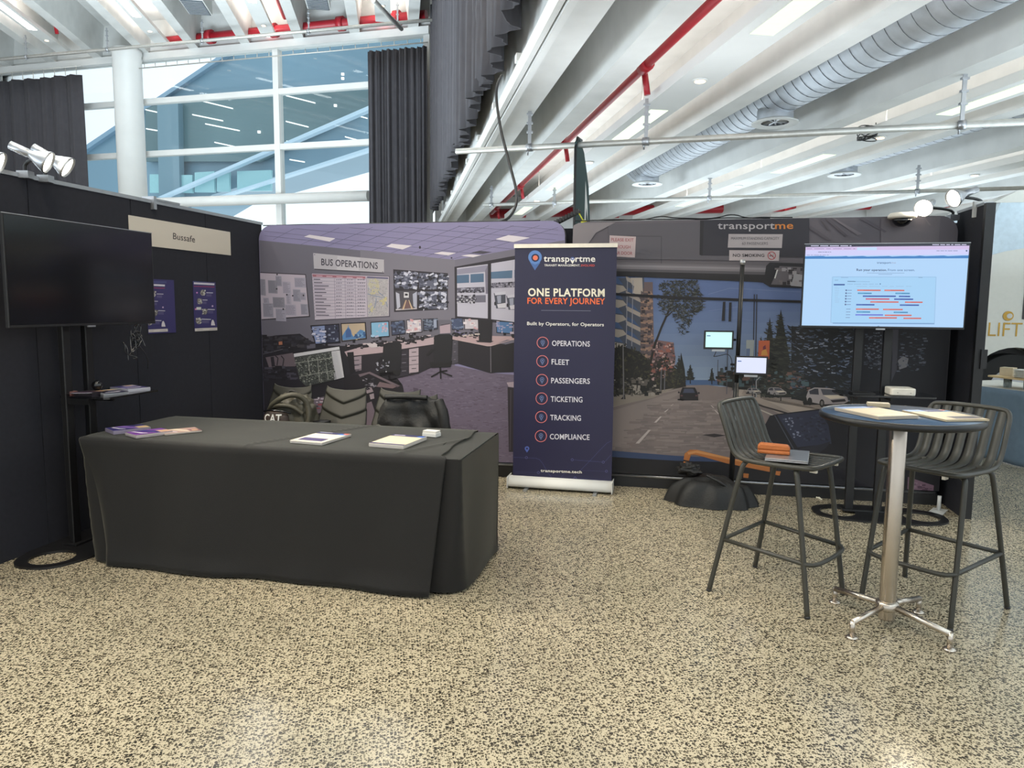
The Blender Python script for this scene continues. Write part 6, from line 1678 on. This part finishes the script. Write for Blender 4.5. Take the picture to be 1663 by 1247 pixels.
# ------------------------------------------------------------ bar table
BTU, BTV = 1.07, 3.745
o = thing('bar_table', 'round bar table with a dark blue top on a steel column and cross foot', 'table', bp(BTU, BTV), RB)
m = MB(); m.lathe([(0.0, 1.022), (0.335, 1.022), (0.345, 1.03), (0.345, 1.05), (0.0, 1.05)], 96); tp = m.build('tabletop', tabletop_mat, o)
m = MB(); m.lathe([(0.345, 1.018), (0.353, 1.022), (0.356, 1.034), (0.353, 1.047), (0.345, 1.0515), (0.343, 1.05)], 96, caps=False); m.build('table_edge', edge_black, tp)
m = MB(); m.lathe([(0.0, 0.035), (0.036, 0.035), (0.038, 0.04), (0.038, 1.0), (0.036, 1.004)], 40); m.build('column', steel, o)
m = MB(); m.box(-0.12, 0.12, -0.12, 0.12, 1.004, 1.022); m.build('top_plate', black_metal, o)
m = MB(); m.lathe([(0.05, 0.085), (0.052, 0.09), (0.052, 0.12), (0.04, 0.128)], 32); m.build('hub', steel, o)
for k, (fx, fy) in enumerate(((0.882 - BTU, 3.98 - BTV), (0.872 - BTU, 3.555 - BTV), (1.28 - BTU, 3.528 - BTV), (1.275 - BTU, 3.945 - BTV))):
    m = MB(); d_ = Vector((fx, fy, 0)).normalized()
    ft = Vector((fx, fy, 0))
    m.tube([Vector((0, 0, 0.105)) + d_ * 0.03, Vector((fx, fy, 0.075))], 0.015, 12); lg = m.build('foot_bar', steel, o)
    m = MB(); m.tube([ft + Z * 0.012, ft + Z * 0.085], 0.0125, 12); m.lathe([(0.028, 0.0), (0.029, 0.006), (0.02, 0.012), (0.008, 0.016)], 20, ft); m.build('glide', steel, lg)
zt_ = 1.0525
sheets('brochure_stack', 'thick stack of cream brochures on the left of the bar table', 'brochure', 0.945, 3.685, zt_, R(26), 0.21, 0.297, 0.014, bro3, (196, 184, 168))
sheets('brochure_stack', 'brochures with blue and red marks on the right of the bar table', 'brochure', 1.245, 3.70, zt_, R(20), 0.21, 0.297, 0.008, bro4, (206, 190, 160))
sheets('card_stack', 'small cream stack of cards at the back of the bar table', 'card', 1.035, 3.985, zt_, R(-8), 0.10, 0.06, 0.018, lambda a: a.rect((214, 198, 170), -50, -30, 50, 30), (206, 190, 160))

# mini computer on the shelf of the right television stand
x_, y_, z_ = bk(1464, 640, 5.66)
o = thing('mini_computer', 'small silver computer box on the shelf under the lit television', 'computer', bp(x_, 5.70, 0.932), RB)
m = MB(); m.prism(rrect(-0.085, 0.085, -0.085, 0.085, 0.025, 6), 0.0, 0.05); m.build('casing', cream, o, bevel=0.006)
m = MB(); m.box(-0.04, -0.036, -0.087, -0.085, 0.018, 0.022); m.box(0.045, 0.049, -0.087, -0.085, 0.018, 0.022); m.build('port', black_plastic, o)
m = MB(); m.box(-0.1, 0.05, -0.07, 0.07, 0.0, 0.012)
tag(m.build('keyboard', black_plastic, loc=bp(x_ - 0.24, 5.66, 0.932), rz=RB), 'thin dark keyboard left of the silver computer on the shelf', 'keyboard')

# cables on the floor
def floor_cable(label, pts, r, mt):
    q = [Vector(p) for p in pts]; base_ = q[0]
    m = MB(); m.tube([p - base_ for p in chaikin(q, 3)], r, 8)
    return tag(m.build('floor_cable', mt, loc=bp(base_.x, base_.y, r), rz=RB), label, 'cable')
def fc(*pp): return [fl(x, y, 0.0) for x, y in pp]
floor_cable('white cable on the floor running behind the left bar stool', fc((1238, 801), (1260, 801), (1280, 799), (1305, 803), (1320, 806), (1334, 812)), 0.006, white_cable_m)
floor_cable('white cable curving on the floor beside the right television base', fc((1332, 810), (1324, 806), (1326, 801), (1345, 801), (1362, 802), (1380, 808)), 0.006, white_cable_m)
floor_cable('dark cable on the floor along the foot of the right backdrop', fc((995, 776), (1010, 779), (1030, 782), (1050, 781), (1070, 786), (1090, 790)), 0.007, black_plastic)
floor_cable('second dark cable by the roll-up banner foot', fc((996, 781), (1015, 776), (1032, 786), (1046, 789), (1040, 781), (1080, 780)), 0.005, black_plastic)
# white foot of a stand by the right partition
u_, v_, _ = fl(1527, 832)
o = thing('display_foot', 'white upright on a thin white foot plate in the right corner of the booth', 'stand', bp(2.02, 6.0), RB + R(-30))
m = MB(); m.box(-0.05, 0.05, -0.14, 0.12, 0, 0.006); m.build('foot_plate', white_paint, o, bevel=0.002)
m = MB(); m.tube([(0, 0.05, 0.006), (0, 0.05, 0.12)], 0.014, 12); m.build('upright', white_paint, o)

# ------------------------------------------------------------ far right: buffet table and the white bus
e0 = Vector(fl(1588, 741)); e1 = Vector(fl(1663, 758))
dirv = (e1 - e0); ang = math.atan2(dirv.y, dirv.x)
o = thing('buffet_table', 'catering table under a slate blue cloth at the far right', 'table', bp(e0.x, e0.y), RB + ang)
# local x runs along the visible face, +y away
m = MB(); m.box(-0.5, 1.9, 0.02, 0.80, 0.70, 0.735); m.build('tabletop', wood_light, o)
for (x, y) in ((-0.4, 0.1), (-0.4, 0.7), (1.8, 0.1), (1.8, 0.7)):
    m = MB(); m.tube([(x, y, 0), (x, y, 0.70)], 0.02, 8); m.build('leg', alu, o)
o2 = thing('tablecloth', 'slate blue cloth hanging to the floor from the catering table', 'tablecloth', o.location, RB + ang)
def bc(a, b):
    x = -0.52 + 2.44 * a
    return Vector((x, -0.005 - 0.03 * b + 0.014 * sin(x * 9) * b + 0.01 * sin(x * 23) * b, 0.737 * (1 - b) + 0.008))
m = MB(); m.grid(bc, 120, 12); m.box(-0.52, -0.51, -0.02, 0.82, 0.008, 0.737); m.build('cloth_skirt', blue_cloth, o2, solid=0.004)
m = MB(); m.box(-0.52, 1.92, -0.005, 0.82, 0.738, 0.744); m.build('cloth_top', mat('white_cloth', (206, 204, 196), 0.8), o2)
def tl(x, y, z): return o.location + Matrix.Rotation(RB + ang, 3, 'Z') @ Vector((x, y, z))
for (x, lb) in ((0.12, 'glass riser under the serving board, nearest the partition'), (0.34, 'glass riser under the serving board, second from the partition'), (0.72, 'glass riser under the serving board, at the edge of view')):
    m = MB(); m.lathe([(0.036, 0), (0.038, 0.004), (0.038, 0.10), (0.034, 0.10)], 24); tag(m.build('glass_riser', mat('riser_glass', (150, 160, 160), 0.12, trans=0.6), loc=tl(x, 0.18, 0.745)), lb, 'glass', 'glass risers')
m = MB(); m.prism(rrect(-0.42, 0.55, -0.17, 0.17, 0.03, 4), 0, 0.018); tag(m.build('serving_board', wood_light, loc=tl(0.42, 0.2, 0.846), rz=RB + ang, bevel=0.003), 'pale wooden serving board raised on glasses on the catering table', 'board')
m = MB(); m.box(-0.06, 0.06, -0.05, 0.05, 0, 0.085); tag(m.build('small_box', mat('card_box_brown', (206, 190, 160), 0.7), loc=tl(0.10, 0.2, 0.865), rz=RB + ang + 0.3), 'small pale card box on the serving board beside the plates', 'box')
for s_i, (x, y, n_) in enumerate(((0.34, 0.14, 7), (0.56, 0.24, 8))):
    for k in range(n_):
        m = MB(); m.lathe([(0.0, 0.003), (0.06, 0.0), (0.09, 0.004), (0.105, 0.011), (0.104, 0.013), (0.085, 0.007), (0.0, 0.006)], 32)
        tag(m.build('plate', plate_white, loc=tl(x, y, 0.865 + k * 0.0115)), ('white plate in the front stack on the serving board' if s_i == 0 else 'white plate in the rear stack on the serving board'), 'plate', 'plates in the front stack' if s_i == 0 else 'plates in the rear stack')
# bus, parallel with the booth
BV = 11.2
x0b = bk(1560, 500, BV)[0]
o = thing('bus', 'white bus with gold LIFT lettering parked behind the catering table', 'bus', bp(x0b, BV), RB)
def bz(py, px=1640): return bk(px, py, BV)[2]
zc = bz(402)
def bx(px, py=500): return bk(px, py, BV)[0] - x0b
wx, wz, wr = bx(1648, 600), bz(630), 0.56
side = [(0, 0.35)]
for i in range(17):
    t = pi - pi * i / 16
    side.append((wx + wr * cos(t), max(0.35, wz + wr * sin(t))))
side += [(7.5, 0.35), (7.5, zc + 0.06), (3.0, zc + 0.05), (bx(1663), zc), (bx(1625), zc - 0.05), (0, zc - 0.2)]
m = MB(); m.prism(side, 0, 2.4, 'y'); body = m.build('bus_body', bus_white, o)
m = MB(); m.prism([(0.12, zc - 0.2), (bx(1625), zc - 0.06), (bx(1663), zc - 0.01), (7.4, zc + 0.03), (7.3, zc + 0.60), (0.4, zc + 0.6)], 0.02, 2.38, 'y'); m.build('upper_glazing', mat('pale_bus_glass', (196, 214, 226), 0.08, coat=0.6), o)
m = MB(); m.prism([(0.3, zc + 0.6), (7.4, zc + 0.6), (7.3, zc + 0.78), (0.6, zc + 0.76)], 0.0, 2.4, 'y'); m.build('roof', bus_white, o)
m = MB(); m.box(bx(1661), 3.5, -0.01, 0.02, bz(518), bz(418)); m.build('side_window', screen_black, o)
m = MB(); m.tube([(wx, 0.06, wz - 0.02), (wx, 0.34, wz - 0.02)], 0.48, 36); wh = m.build('wheel', tyre_m, o)
m = MB(); m.tube([(wx, 0.05, wz - 0.02), (wx, 0.08, wz - 0.02)], 0.28, 30); m.build('wheel_rim', alu, wh)
m = MB(); m.prism([(wx + wr * 0.98 * cos(pi * i / 16), wz + wr * 0.98 * sin(pi * i / 16)) for i in range(17)], 0.36, 0.5, 'y'); m.build('wheel_well', black_plastic, o)
vs, fs, a0, a1, b0, b1 = text_geo('LIFT', -0.01)
xa, xb = bx(1604, 545), bx(1659, 545); za, zb = bz(546), bz(524)
m = MB(); m.add([(xa + (q[0] - a0) / (a1 - a0) * (xb - xa), -0.006, za + (q[1] - b0) / (b1 - b0) * (zb - za)) for q in vs], fs, False); m.build('lettering', gold_mat, body)
m = MB(); m.tube([(bx(1637, 513), -0.012, bz(513)), (bx(1637, 513), -0.004, bz(513))], 0.065, 24); m.build('round_emblem', gold_mat, body)
m = MB(); m.tube([(bx(1639, 513), -0.016, bz(513)), (bx(1639, 513), -0.010, bz(513))], 0.035, 20); m.build('round_emblem', white_paint, body)
